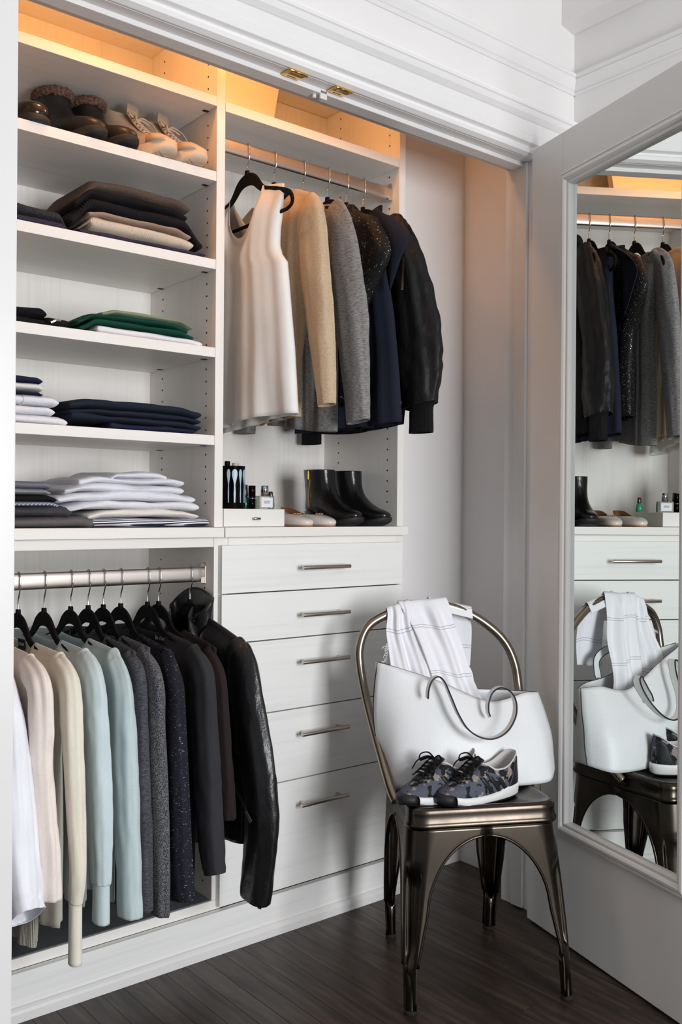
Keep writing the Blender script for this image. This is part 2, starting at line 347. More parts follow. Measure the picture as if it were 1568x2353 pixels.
# drawers
DC = thing('drawer_chest', 'white wood grain chest of five drawers with steel bar handles', 'drawers', (.33, 0, .1))
mk('side_panel', B().box(X1, X1+T, 0, XB, .106, 1.0715), M_LZ, DC, bev=.0008)
mk('side_panel', B().box(T+.0004, T+.018, .002, XB, .131, 1.0715), M_LZ, DC); mk('back_panel', B().box(T+.018, X1, XB-.01, XB+.008, .131, 1.0715), M_LZ, DC)
mk('top_rail', B().box(T+.0185, X1-.0005, 0, .1, 1.047, 1.0715), M_LX, DC, bev=.0008)
mk('bottom_panel', B().box(T+.0185, X1-.0005, .003, XB-.011, .106, .1305), M_LX, DC)
mk('inner_box', B().box(T+.02, X1-.002, .012, .3, .135, 1.04), M_GAP, DC)
DZ = [1.0525, .9245, .795, .600, .406, .115]; hm = None
for i in range(5):
    zt, zb = DZ[i]-.0016, DZ[i+1]+.0016
    d = mk('drawer', B().box(.0125, .6455, -.0195, -.001, zb, zt), M_DRW, DC, bev=.001)
    zc = P(743, (1303, 1410, 1517, 1680, 1840)[i], Y=-.05).z
    if hm is None:
        b = B().cyl((-.083, 0, 0), .0058, .166, 18, 'x')
        for sx in (-.064, .064): b.cyl((sx, -.004, 0), .0048, .032, 12, 'y')
        h = mk('handle', b, M_NICK, d, bev=.0006); hm = h.data
        for pl in hm.polygons: pl.use_smooth = len(pl.vertices) == 4
    else: h = mk('handle', hm, M_NICK, d, bev=.0006)
    h.location = (.3335, -.0505, zc); h['label'] = 'brushed steel bar handle'
    h.matrix_parent_inverse = DC.matrix_basis.inverted() if False else (DC.matrix_basis @ d.matrix_parent_inverse @ d.matrix_basis).inverted()
# worktops, plinth
lab(mk('worktop', B().box(-.81, .0155, -.025, XB, 1.0725, 1.098), M_LX, bev=.001), 'white laminate counter slab over the hanging bay, left of the seam', 'worktop')
lab(mk('worktop', B().box(.0185, .6635, -.025, XB, 1.0725, 1.098), M_LX, bev=.001), 'white laminate counter slab over the drawers, right of the seam', 'worktop')
st('baseboard_closet', B().box(-.835, .6655, -.019, -.0005, .0005, .1056), M_DRW, .0008)
bp_ = [(-.0195, .0002), (-.031, .0002), (-.031, .020), (-.029, .026), (-.0245, .0305), (-.0195, .032)]
st('trim_10', B().prism(bp_, -.835, .6655), M_TRIM)
st('trim_11', B().box(.644, .6655, 0, XB, .0002, .1055), M_TRIM)
# pale panel standing on the tower shelf by the divider
q0, q1 = P(641, 208, Y=.2), P(631.7, 265, Y=.2)
b = B(); za, zb = 2.2085, 2.442
sl = (q0.x-q1.x)/(q0.z-q1.z); xa = q1.x+sl*(za-q1.z); xb = q1.x+sl*(zb-q1.z)
b.loft([[(.03, .20, za), (xa, .20, za), (xb, .20, zb), (.03, .20, zb)], [(.03, .235, za), (xa, .235, za), (xb, .235, zb), (.03, .235, zb)]])
lab(mk('leaning_board', b, paint('pale_board', (238, 226, 205)), bev=.001), 'pale plain board standing on the top shelf beside the divider', 'board')
# warm closet lamps fixed under the closet ceiling behind the header
for lx, lb in ((.17, 'small warm closet lamp high behind the header over the right tower'), (-.36, 'small warm closet lamp high behind the header over the shelving')):
    LP = thing('puck_lamp', lb, 'lamp', (lx, -.1, ZC), group='closet lamps behind the header')
    local(mk('housing', B().cyl((0, 0, -.02), .045, .0195, 28), M_TRIM, LP, bev=.001)); local(mk('lens', B().cyl((0, 0, -.024), .038, .004, 28), MATS.get('lamp_glow') or emit('lamp_glow', (255, 190, 120), 6), LP))
    l = bpy.data.lights.new('lamp_bulb', 'POINT'); l.energy = 1.7 if lx > 0 else 2.2; l.color = (1, .44, .14); l.shadow_soft_size = .03
    lo = bpy.data.objects.new('lamp_bulb', l); COL.objects.link(lo); lo.parent = LP; lo.location = (0, 0, -.06)
# ------------------------------------------------------------------ hangers and hanging clothes
def ribbon(b, path, hw, th):
    rings = []
    for i, (y, z) in enumerate(path):
        y0, z0 = path[max(i-1, 0)]; y1, z1 = path[min(i+1, len(path)-1)]
        L = math.hypot(y1-y0, z1-z0) or 1; ny, nz = -(z1-z0)/L, (y1-y0)/L; h = hw[i]; e = th*.35
        rings.append([(th/2-e, y+ny*h, z+nz*h), (th/2, y+ny*(h-e), z+nz*(h-e)), (th/2, y-ny*(h-e), z-nz*(h-e)), (th/2-e, y-ny*h, z-nz*h),
                      (-th/2+e, y-ny*h, z-nz*h), (-th/2, y-ny*(h-e), z-nz*(h-e)), (-th/2, y+ny*(h-e), z+nz*(h-e)), (-th/2+e, y+ny*h, z+nz*h)])
    return b.loft(rings)
def hanger_meshes(drop):
    half = [(0, -.014, .017), (.02, -.0165, .0165), (.04, -.026, .0145), (.058, -.042, .012), (.075, -.055, .0095), (.095, -.063, .0085), (.14, -.075, .0075), (.185, -.091, .007), (.203, -.103, .0065), (.210, -.120, .006), (.203, -.132, .0055), (.185, -.137, .005)]
    pts = [(-y, z-drop, h) for y, z, h in reversed(half)] + [(y, z-drop, h) for y, z, h in half[1:]]
    c = catmull([(p[0], p[1], p[2]) for p in pts], 3)
    b = B(); ribbon(b, [(p[0], p[1]) for p in c], [max(p[2], .004) for p in c], .0055)
    ribbon(b, [(-.19, -.1375-drop), (-.1, -.1385-drop), (0, -.139-drop), (.1, -.1385-drop), (.19, -.1375-drop)], [.005]*5, .005)
    b.loft([[(.0045, -.0065, -drop-.004), (.0045, .0065, -drop-.004), (-.0045, .0065, -drop-.004), (-.0045, -.0065, -drop-.004)], [(.004, -.0055, -drop+.011), (.004, .0055, -drop+.011), (-.004, .0055, -drop+.011), (-.004, -.0055, -drop+.011)]])
    hook = B().tube(catmull([(0, 0, -drop+.005), (0, 0, -.062), (0, -.003, -.055), (0, -.0115, -.035), (0, -.0125, -.018), (0, -.0105, -.004), (0, -.003, .0022), (0, .005, .0012), (0, .0105, -.006), (0, .0125, -.014)], 5), .0017, 8)
    return b, hook
HM = {}
def hanger(X, rodyz, label, group, drop=.094, rz=0):
    y, z = rodyz; t = thing('clothes_hanger', label, 'hanger', (X, y, z+.0195), rz, group)
    if drop not in HM:
        b, h = hanger_meshes(drop); o1 = mk('frame', b, M_BLACKV, t, True); o2 = mk('hook', h, M_CHROME, t, True); HM[drop] = (o1.data, o2.data)
        o1.data.polygons.foreach_set('use_smooth', [False]*len(o1.data.polygons))
    else: o1 = mk('frame', HM[drop][0], M_BLACKV, t); o2 = mk('hook', HM[drop][1], M_CHROME, t)
    local(o1); local(o2); o2['label'] = 'chrome wire hook'; return t
def N(x, y, z=0): return noise.noise(Vector((x, y, z)))
def body_mesh(X, Yc, edge, far, zhem, nw, zn, scoop, T, folds, seed, hemf=None, hem_slope=0, NS=44, NV=50, gap=.012, back_scoop=.012, freq=1, lean=0):
    zs = sorted(edge); Ez = [e[0] for e in zs]; Ey = [e[1] for e in zs]; ztipN = Ez[-1]; Ys = Ey[-1]
    fz = sorted(far); Fz = [e[0] for e in fz]; Fy = [e[1] for e in fz]; ztipF = Fz[-1]; Yf = Fy[-1]
    rn = random.Random(seed); ph = [rn.random()*6.28 for _ in range(8)]
    def ztop(y, side):
        if y < Yc-nw: z = lerp(ztipN, zn, ((y-Ys)/max(Yc-nw-Ys, 1e-4))**.85 if y > Ys else 0)
        elif y > Yc+nw: z = lerp(zn, ztipF, min(1, max(0, (y-Yc-nw)/max(Yf-Yc-nw, 1e-4)))**1.15)
        else:
            u = (y-Yc)/nw; z = zn-(scoop if side < 0 else back_scoop)*max(0, 1-u*u)**.65
        return z
    b = B(); idx = {}
    for side in (-1, 1):
        rows = []
        for i in range(NV+1):
            v = i/NV; row = []
            for j in range(NS+1):
                s = j/NS; s2 = .5-.5*math.cos(math.pi*s) if False else s
                yt = lerp(Ys, Yf, s2); zt = ztop(yt, side)
                hz = zhem+hem_slope*(s-.5)+.006*math.sin(5*s+ph[0]) + (hemf(s, side) if hemf else 0)
                z = hz+(zt-hz)*v
                yn = interp(z, Ez, Ey) if v < 1 else Ys; yf = interp(z, Fz, Fy) if v < 1 else Yf
                k = sstep(.80, 1, v); yn = lerp(yn, Ys, k) if z > ztipN-.02 else yn; yf = lerp(yf, Yf, k) if z > ztipF-.02 else yf
                y = lerp(yn, yf, s2)
                if v > .9: y = lerp(y, yt, (v-.9)*10)
                ends = max(0, 1-(2*s-1)**6); e2 = max(0, 1-(2*s-1)**4)**.55
                neck = sstep(nw*1.15, nw*.7, abs(yt-Yc))
                top = sstep(1.0, .86, v)
                th = T/2*e2*(.25+.75*top if v < 1 else .25)
                if v > .93: th = lerp(th, .0004+neck*gap, sstep(.93, 1, v))
                A = folds*lerp(1, .16, v)*ends*sstep(1, .9, v)
                f = A*(math.sin(6.28*freq*2.7*s+ph[1]+side*.9+.7*v)+.65*math.sin(6.28*freq*5.9*s+ph[2]-side+1.3*v)+.35*math.sin(6.28*freq*11*s+ph[3]+side*2))
                f += folds*.9*N(s*5*freq+seed, v*3, side*4.)*ends*sstep(1, .92, v)
                row.append((X+side*th+f+lean*(1-v), y, z))
            rows.append(row)
        b.loft(rows, False, False, closed=False)
    return b
def sleeve_mesh(X, path, hws, hd, seed, folds=.004, n=36, dx=0, m=12, ell=1, crease=.05):
    c = catmull([(0, y, z) for y, z in path], m); L = len(c); rings = []; hs = np.interp(np.linspace(0, 1, L), np.linspace(0, 1, len(hws)), hws); ds = np.interp(np.linspace(0, 1, L), np.linspace(0, 1, len(hd)), hd)
    for i, p in enumerate(c):
        t = (c[min(i+1, L-1)]-c[max(i-1, 0)]).normalized(); nrm = Vector((0, t.z, -t.y)); u = i/(L-1); ring = []
        for j in range(n):
            a = 2*math.pi*j/n; ca, sa = math.cos(a), math.sin(a); ca = math.copysign(abs(ca)**.85, ca)
            k = 1+(folds/.02*(.9*N(ca*1.9+seed, sa*1.9, u*2.2)+.28*N(ca*3.6+seed, sa*3.6, u*3.5))+crease*(N(ca*1.5+seed, sa*1.5, u*13+ca*1.5)+.6*N(ca*2+seed, sa*2, u*26-ca*2)))*sstep(0, .12, u)
            q = p+nrm*(-ca*hs[i]*k)+Vector((1, 0, 0))*(sa*ds[i]*k)
            ring.append((X+dx*sstep(0, .3, u)+q.x, q.y, q.z))
        rings.append(ring)
    return rings
def garment(name, label, cat, mat, X, Yc, edge, far, hem, nw, zn, scoop, T=.04, folds=.005, seed=1, sleeve=None, cuff=None, group=None, solid=.0016, far_sleeve=True, dx=-.006, sfold=.004, crease=.05, **k):
    t = thing(name, label, cat, (X, Yc, zn), 0, group)
    mk('body', body_mesh(X, Yc, edge, far, hem, nw, zn, scoop, T, folds, seed, **k), mat, t, True, solid=solid, weld=True)
    if sleeve:
        path, hws, hds = sleeve
        sides = [(path, 0)]
        if far_sleeve: sides.append((far_sleeve if isinstance(far_sleeve, list) else [(min(2*Yc-y, .362-max(hws)), z) for y, z in path], 5))
        for pth, sd in sides:
            if cuff:
                L, cmat, kk = cuff; zc = pth[-1][1]; cp = [(pth[-1][0]+(pth[-1][0]-pth[-2][0])*.0, zc-L*f) for f in (0, .35, .7, 1)]
            r = sleeve_mesh(X, pth, hws, hds, seed+sd, sfold, dx=dx, crease=crease)
            mk('sleeve', B().loft(r, True, False), mat, t, True, solid=solid)
            if cuff:
                r = sleeve_mesh(X+dx, [(cp[0][0], cp[0][1]+.012)]+cp, [hws[-1]*.93, hws[-1]*kk, hws[-1]*kk, hws[-1]*kk*1.03], [hds[-1]*.93, hds[-1]*kk, hds[-1]*kk, hds[-1]*kk], seed, .0008, m=4, crease=.01)
                mk('cuff', B().loft(r, False, False), cmat, t, True, solid=.002)
    return t
def px_edge(pts, X): return [(lambda p: (p.z, p.y))(P(a, b, X=X)) for a, b in pts]
def px_path(pts, X, hws, hds):           # outer silhouette of the near sleeve -> centre line
    out = []; n = len(pts)
    for i, (a, b) in enumerate(pts):
        p = P(a, b, X=X); hw = interp(i/(n-1), np.linspace(0, 1, len(hws)), hws); hd = interp(i/(n-1), np.linspace(0, 1, len(hds)), hds); out.append((p.y+math.hypot(hw, 1.233*hd), p.z))
    return out
def hung(name, label, cat, mat, X, rodyz, out, hws, hds, hem, seed, nw=.098, scoop=.075, znd=.147, T=.04, folds=.005, group=None, armp=.035, hemY=None, **k):
    """long sleeved garment: out = photo silhouette of its near shoulder and sleeve"""
    Yc, zr_ = rodyz; zn = zr_+.0195-znd
    tip = P(*out[0], X=X); path = px_path(out, X+k.get('dx', -.006), hws, hds); path[0] = (tip.y+.055, tip.z-.012); path.insert(1, (tip.y+.038, tip.z-.03))
    hy = hemY if hemY is not None else tip.y+.03
    edge = [(hem-.02, hy), (hem+.15, hy), (tip.z-.22, tip.y+armp), (tip.z-.1, tip.y+armp*.7), (tip.z-.02, tip.y+.008), (tip.z, tip.y+.012)]
    fy = min(2*Yc-tip.y, .335); far = [(hem-.02, fy-.02), (tip.z-.2, fy-.03), (tip.z-.02, fy), (tip.z, fy-.005)]
    return garment(name, label, cat, mat, X, Yc, edge, far, hem, nw, zn, scoop, T, folds, seed, (path, [hws[0]*.75]+list(hws), [hds[0]*.7]+list(hds)), group=group, **k)
F = {}
F['white'] = fabric('white_cotton', (240, 241, 247), (234, 236, 243), 260, (1, 1, 1), sheen=.1)
F['blush'] = fabric('blush_linen', (242, 231, 223), (236, 224, 215), 260, (1, 1, .6), sheen=.1)
F['cream'] = fabric('cream_knit', (240, 234, 219), (232, 225, 208), 300)
F['creamrib'] = fabric('cream_rib', (226, 220, 204), rib=('Y', 90, .8))
F['aqua'] = fabric('aqua_knit', (208, 221, 223), (198, 213, 216), 320); F['aqua2'] = fabric('aqua_knit_grey', (200, 214, 215), (189, 205, 206), 320)
F['dgrey'] = fabric('slate_melange', (88, 90, 96), (58, 60, 66), 50, (1, 1, 5), big=.2)
F['marl'] = fabric('grey_boucle', (128, 128, 132), (48, 48, 52), 190, pos=(.42, .6), bs=.9, bd=.003)
F['navym'] = fabric('navy_flecked', (42, 43, 52), (26, 27, 35), 160, (1, 1, 4), speck=((170, 172, 180), (1, 1, 3.2), 150, .665))
F['char'] = fabric('charcoal_jersey', (58, 58, 62), (48, 48, 52), 300); F['brown'] = fabric('dark_brown_jersey', (48, 38, 38), (38, 30, 30), 300)
F['leather'] = leather('black_leather', (22, 22, 24), .32, 320, .25, .55)
F['beige'] = fabric('beige_cashmere', (206, 184, 156), (190, 166, 138), 120, (1, 1, 1), sheen=.5); F['grey'] = fabric('grey_melange', (154, 152, 151), (100, 99, 100), 44, (1, 1, 7), pos=(.36, .62))
F['navy'] = fabric('navy_crepe', (38, 41, 56), (32, 35, 49), 300, sheen=.15); F['satin'] = fabric('ivory_satin', (244, 243, 240), (240, 238, 234), 300, rough=.5, bs=.05, sheen=0)
F['bomber'] = fabric('black_nylon', (36, 35, 36), (29, 28, 29), 500, rough=.48, wr=.5, bs=.1, sheen=.1, big=.15)
F['rib'] = fabric('black_rib', (26, 26, 28), rib=('Y', 110, .7), scale=300)
def sequin():
    m, t, b = base('black_sequin', .25, .3); b.inputs['Base Color'].default_value = (*lin((20, 17, 17)), 1)
    vo = nd(t, 'ShaderNodeTexVoronoi', Scale=520); t.links.new(coords(t), vo.inputs[0])
    r = ramp(t, vo.outputs[1], [(.0, (.0, .0, .0)), (.86, (.1, .1, .1)), (.9, (1, 1, 1))], 'LINEAR'); 
    sep = nd(t, 'ShaderNodeSeparateColor'); t.links.new(vo.outputs[1], sep.inputs[0])
    t.links.new(ramp(t, sep.outputs[0], [(.972, lin((18, 15, 15))), (.985, lin((190, 182, 178)))]), b.inputs['Base Color']); t.links.new(ramp(t, sep.outputs[0], [(.0, (.9,)*3), (.9, (.5,)*3), (.97, (.2,)*3)]), b.inputs['Roughness'])  # sparkle put into the base colour: a few cells painted pale as glints
    bump(t, b, sep.outputs[1], .9, .003); return m
F['sequin'] = sequin()
GL = 'clothes on the lower rod'; GU = 'clothes on the upper rod'
hgl = [(-.491, 'black velvet hanger leftmost on the lower rod holding the cream cardigan'), (-.430, 'black velvet hanger on the lower rod holding the brighter aqua sweater'), (-.365, 'black velvet hanger on the lower rod holding the greyer aqua sweater'),
       (-.321, 'black velvet hanger on the lower rod holding the slate top'), (-.282, 'black velvet hanger on the lower rod holding the grey boucle sweater'), (-.236, 'black velvet hanger on the lower rod holding the flecked navy top'),
       (-.163, 'black velvet hanger on the lower rod holding the charcoal henley'), (-.132, 'black velvet hanger on the lower rod holding the dark brown top'), (-.041, 'black velvet hanger rightmost on the lower rod inside the leather jacket')]
for X, lb in hgl: hanger(X, RL, lb, 'velvet hangers on the lower rod')
hanger(-.548, RL, 'black velvet hanger on the lower rod holding the blush blouse', 'velvet hangers on the lower rod')
hanger(-.60, RL, 'black velvet hanger on the lower rod holding the white shirt', 'velvet hangers on the lower rod')
hgu = [(.121, 'black velvet hanger on the upper rod showing through the ivory sleeveless top'), (.209, 'black velvet hanger on the upper rod holding the beige sweater'), (.309, 'black velvet hanger on the upper rod holding the grey sweater'),
       (.397, 'black velvet hanger on the upper rod holding the black sequin top'), (.467, 'black velvet hanger on the upper rod holding the navy blouse'), (.532, 'black velvet hanger rightmost on the upper rod inside the bomber jacket')]
for X, lb in hgu: hanger(X, RU, lb, 'velvet hangers on the upper rod', .082 if X < .2 else .094)
# --- lower rod, left to right
hung('white_shirt', 'white cotton shirt leftmost on the lower rod, half behind the jamb', 'shirt', F['white'], -.60, RL, [(-40, 1500), (12, 1570), (45, 1690), (60, 1830), (72, 1990), (82, 2090), (90, 2140)], [.07, .066, .064, .066, .066, .062], [.03, .032, .034, .034, .032], .235, 11, group=GL, sfold=.006)
hung('blush_blouse', 'pale blush blouse hanging beside the white shirt', 'blouse', F['blush'], -.548, RL, [(85, 1512), (110, 1590), (113, 1680), (112, 1760), (122, 1890), (130, 1970), (133, 2080)], [0.035, 0.042, 0.038, 0.037, 0.038, 0.038, 0.036], [0.018, 0.02, 0.02, 0.02, 0.02], .33, 12, group=GL, sfold=.006, folds=.008, freq=1.3, T=.036)
cg = hung('cream_cardigan', 'cream knit cardigan with a black neck label on the lower rod', 'cardigan', F['cream'], -.491, RL, [(155, 1508), (178, 1585), (184, 1680), (187, 1790), (189, 1920), (191, 2010), (184, 2080)], [0.035, 0.04, 0.034, 0.027, 0.021, 0.018, 0.017], [0.017, 0.019, 0.017, 0.014, 0.012], .26, 13, scoop=.10, group=GL, T=.042, folds=.009, freq=1.5, cuff=(.125, F['cream'], .93))
mk('hem_rib', body_mesh(-.491, .05, [(.17, -.07), (.3, -.075)], [(.17, .26), (.3, .26)], .17, .01, .275, 0, .036, .005, 13), F['creamrib'], cg, True, solid=.0016, weld=True)
t = hung('aqua_sweater', 'brighter pale aqua sweater next to the cream cardigan', 'sweater', F['aqua'], -.430, RL, [(212, 1500), (234, 1575), (241, 1650), (245, 1730), (249, 1860), (250, 1960), (248, 2040)], [0.036, 0.044, 0.043, 0.041, 0.039, 0.032, 0.026], [0.018, 0.02, 0.02, 0.019, 0.015], .285, 14, scoop=.07, group=GL, T=.038, folds=.007, freq=1.4, cuff=(.08, F['aqua'], .92))
mk('neck_label', B().box(-.408, -.4065, .03, .07, .835, .852), plain('label_white', (205, 210, 214), .8), t)
hung('aqua_sweater', 'greyer pale aqua sweater hanging before the slate top', 'sweater', F['aqua2'], -.365, RL, [(280, 1500), (300, 1590), (306, 1690), (310, 1800), (314, 1900), (319, 2010), (322, 2120)], [.036,.045,.045,.043,.041,.039,.039],[.018,.02,.02,.02,.02], .285, 15, scoop=.07, group=GL, T=.036, folds=.007, freq=1.4)
hung('slate_top', 'slate grey fine knit top between the aqua and boucle sweaters', 'top', F['dgrey'], -.321, RL, [(318, 1500), (332, 1560), (336, 1680), (340, 1800), (344, 1900), (346, 2000), (348, 2100)], [0.026, 0.03, 0.027, 0.026, 0.028, 0.032], [0.014, 0.016, 0.016, 0.016], .25, 16, group=GL, T=.03)
hung('boucle_sweater', 'medium grey boucle sweater with white flecks on the lower rod', 'sweater', F['marl'], -.282, RL, [(350, 1490), (369, 1570), (374, 1680), (380, 1800), (384, 1900), (386, 2010), (386, 2112)], [0.028, 0.032, 0.028, 0.026, 0.026, 0.027], [0.014, 0.016, 0.016, 0.015], .27, 17, group=GL, T=.03)
hung('flecked_top', 'dark navy flecked knit top hanging beside the boucle sweater', 'top', F['navym'], -.236, RL, [(405, 1502), (419, 1590), (424, 1680), (430, 1800), (434, 1900), (437, 2000), (442, 2082)], [0.034, 0.042, 0.043, 0.044, 0.046, 0.046], [0.016, 0.019, 0.02, 0.02], .24, 18, group=GL, T=.032, folds=.006)
ch = hung('charcoal_henley', 'charcoal jersey henley with white print inside the neck', 'shirt', F['char'], -.163, RL, [(466, 1490), (490, 1560), (496, 1660), (503, 1790), (507, 1880), (512, 1980), (514, 2020)], [0.036, 0.044, 0.043, 0.041, 0.038, 0.03], [0.019, 0.022, 0.021, 0.018], .26, 19, scoop=.17, group=GL, T=.04, folds=.007)
hung('brown_top', 'dark brown jersey top squeezed beside the leather jacket', 'top', F['brown'], -.115, RL, [(503, 1490), (516, 1560), (524, 1650), (530, 1730), (536, 1810), (540, 1890)], [0.028, 0.032, 0.031, 0.03, 0.03], [0.014, 0.016, 0.016, 0.015], .35, 20, group=GL, T=.028)
# leather biker jacket
jk = hung('leather_jacket', 'black leather biker jacket rightmost on the lower rod', 'jacket', F['leather'], -.041, RL, [(566, 1478), (590, 1545), (606, 1640), (622, 1730), (634, 1820), (638, 1905), (630, 1985), (618, 2080)], [0.045, 0.055, 0.056, 0.056, 0.055, 0.053, 0.05, 0.048], [0.024, 0.028, 0.028, 0.027, 0.026], .345, 21, scoop=.12, znd=.12, nw=.085, group=GL, T=.06, folds=.006, sfold=.0022, crease=.05, dx=-.004, solid=.003, armp=.03, hemY=-.225)
M_ZIP = metal('zip_steel', (176, 172, 166), .3)
def strip(b, pts, w, th=.0015, nrm=(-1, 0, 0)):
    pts = [Vector(p) for p in pts]; nr = Vector(nrm).normalized(); R_ = []
    for i, p in enumerate(pts):
        t_ = (pts[min(i+1, len(pts)-1)]-pts[max(i-1, 0)]).normalized(); a = t_.cross(nr).normalized(); n2 = a.cross(t_).normalized()
        R_.append([p+a*w/2, p+a*w/2+n2*th, p-a*w/2+n2*th, p-a*w/2])
    return b.loft(R_)
def zipper(par, pts, w=.006, nrm=(-1, 0, 0), mat=None, pull=True):
    b = B(); pts = [Vector(p) for p in pts]; nr = Vector(nrm); L = sum((pts[i+1]-pts[i]).length for i in range(len(pts)-1)); n = int(L/.0032)
    c = []; 
    for k in range(n):
        d = L*k/n; i = 0
        while i < len(pts)-2 and d > (pts[i+1]-pts[i]).length: d -= (pts[i+1]-pts[i]).length; i += 1
        t_ = (pts[i+1]-pts[i]).normalized(); p = pts[i]+t_*d; a = t_.cross(nr).normalized()
        b.loft([[p+a*w/2-t_*.0009, p+a*w/2+t_*.0009, p-a*w/2+t_*.0009, p-a*w/2-t_*.0009], [q+nr*.0016 for q in (p+a*w/2-t_*.0009, p+a*w/2+t_*.0009, p-a*w/2+t_*.0009, p-a*w/2-t_*.0009)]])
    z = mk('zipper', b, mat or M_ZIP, par); z['kind'] = 'stuff'
    if pull:
        t_ = (pts[-1]-pts[-2]).normalized(); a = t_.cross(nr).normalized(); p = pts[-1]+nr*.003; b = B()
        b.loft([[p-a*.003, p+a*.003, p+a*.0045+t_*.03, p-a*.0045+t_*.03], [q+nr*.0025 for q in (p-a*.003, p+a*.003, p+a*.0045+t_*.03, p-a*.0045+t_*.03)]])
        mk('zip_pull', b, mat or M_ZIP, par, bev=.0006)
    return z
a0, a1 = P(537, 1800, X=-.083), P(566, 1862, X=-.085); zipper(jk, [a0, lerp(a0, a1, .5), a1], .007, (-.8, -.6, 0))
c0 = [P(x, y, X=-.041) for x, y in ((629, 1930), (626, 1980), (622, 2030), (615, 2060))]; zipper(jk, [q+Vector((-.012, .004, 0)) for q in c0], .006, (-.7, -.7, 0))
# stand collar of the leather jacket
def collar(X, Yc, ry, rx, z0, z1, flare, tilt, mat, par, n=30, open_=.12, fold=0):
    rings = []
    for i in range(9):
        u = i/8; ring = []
        for j in range(n):
            a = math.pi+open_*6.28+(2*math.pi-2*open_*6.28)*j/(n-1)
            k = 1+flare*u+.05*N(math.cos(a)*2, math.sin(a)*2, u*3)
            dz = -tilt*(1-math.cos(a-0))*.5*0
            ring.append((X+rx*k*math.cos(a), Yc+ry*k*math.sin(a), lerp(z0, z1, u)+tilt*math.cos(a)*.5-tilt*.5+.006*math.sin(a*3)*u))
        rings.append(ring)
    return mk('collar', B().loft(rings, False, False, closed=False), mat, par, True, solid=.004)
collar(-.041, .045, .085, .03, .862, .935, .12, .06, F['leather'], jk)
# wrap lapel hanging over the jacket front
b = B(); rows = []
for i in range(10):
    u = i/9; row = []
    for j in range(7):
        s = j/6; row.append((-.078-.018*math.sin(math.pi*s)-.01*u, -.03-.07*u*s-.02*s+.04*(1-u)*0, lerp(.90, .60, u)-.05*s+.01*math.sin(4*u)))
    rows.append(row)
mk('lapel', B().loft(rows, False, False, closed=False), F['leather'], jk, True, solid=.004)
# neck print of the henley and label of the cardigan
M_PRINT = plain('white_print', (225, 225, 225), .8)
def face_mx(origin, ux, uz):             # text x along ux, text y along uz
    ux = Vector(ux).normalized(); uz = Vector(uz).normalized(); n_ = ux.cross(uz)
    m = Matrix((ux, uz, n_)).transposed().to_4x4(); m.translation = Vector(origin); return m
text_mesh('neck_print', 'liz claiborne', .0145, M_PRINT, ch, face_mx(P(376, 1468, X=-.156), (.12, -1, -.02), (0, 0, 1)))
mk('neck_label', B().box(-.484, -.4825, .025, .07, .818, .842), plain('label_black', (25, 25, 26), .8), cg)
text_mesh('label_print', 'J.CREW', .010, M_PRINT, cg, face_mx((-.4845, .0475, .83), (0, -1, 0), (0, 0, 1)))
# --- upper rod
def ue(pts, X): return [(lambda p: (p.z, p.y))(P(a, b, X=X)) for a, b in pts]
wt = garment('sleeveless_top', 'ivory satin sleeveless top leftmost on the upper rod', 'top', F['satin'], .121, .042, ue([(655, 1000), (682, 952), (674, 800), (662, 650), (657, 596), (646, 585), (639, 560), (641, 520), (648, 470), (655, 432), (653, 421)], .121),
        [(1.3, .30), (1.5, .28), (1.8, .24), (1.84, .20), (1.92, .19), (1.984, .205)], 1.372, .078, 2.0, .125, .06, .007, 31, group=GU, freq=.8, hem_slope=-.03, back_scoop=.085, gap=.02, solid=.001)
hung('beige_sweater', 'beige cashmere sweater on the upper rod beside the ivory top', 'sweater', F['beige'], .209, RU, [(736, 446), (748, 500), (757, 600), (764, 690), (768, 780), (771, 860), (772, 928)], [0.042, 0.05, 0.05, 0.047, 0.04, 0.032, 0.027], [0.02, 0.023, 0.022, 0.021, 0.018], 1.39, 32, scoop=.04, znd=.125, group=GU, T=.05, hemY=-.085, dx=-.012)
hung('grey_sweater', 'heather grey sweater in the middle of the upper rod', 'sweater', F['grey'], .309, RU, [(790, 465), (812, 520), (827, 600), (838, 690), (845, 780), (850, 870), (852, 966)], [0.045, 0.055, 0.058, 0.055, 0.052, 0.047, 0.04], [0.02, 0.024, 0.024, 0.022, 0.018], 1.375, 33, scoop=.05, group=GU, T=.05, hemY=-.12, dx=-.014, hem_slope=.03)
garment('sequin_top', 'black sequin cap sleeved top on the upper rod', 'top', F['sequin'], .397, .042, ue([(840, 980), (836, 800), (846, 695), (872, 640), (892, 600), (900, 573), (893, 548), (870, 505), (838, 474), (815, 470)], .397),
        [(1.3, .28), (1.75, .24), (1.84, .32), (1.93, .25), (2.0, .15)], 1.45, .06, 2.012, .05, .06, .009, 34, group=GU, freq=1.6, lean=-.0)
nv = garment('navy_blouse', 'navy blouse with a draped collar beside the bomber jacket', 'blouse', F['navy'], .467, .042, ue([(925, 990), (918, 860), (905, 720), (894, 650), (890, 600), (888, 560), (886, 530), (882, 505), (876, 494), (872, 490)], .467),
        [(1.3, .30), (1.75, .24), (1.9, .3), (1.98, .19)], 1.385, .075, 1.995, .07, .055, .009, 35, group=GU, hem_slope=-.01)
L_ = catmull([P(858, 488, X=.455), P(868, 520, X=.437), P(880, 570, X=.436), P(888, 620, X=.44), P(896, 665, X=.442)], 6); R_ = catmull([P(872, 489, X=.462), P(915, 508, X=.455), P(946, 545, X=.45), P(928, 592, X=.446), P(898, 668, X=.444)], 6); rows = []
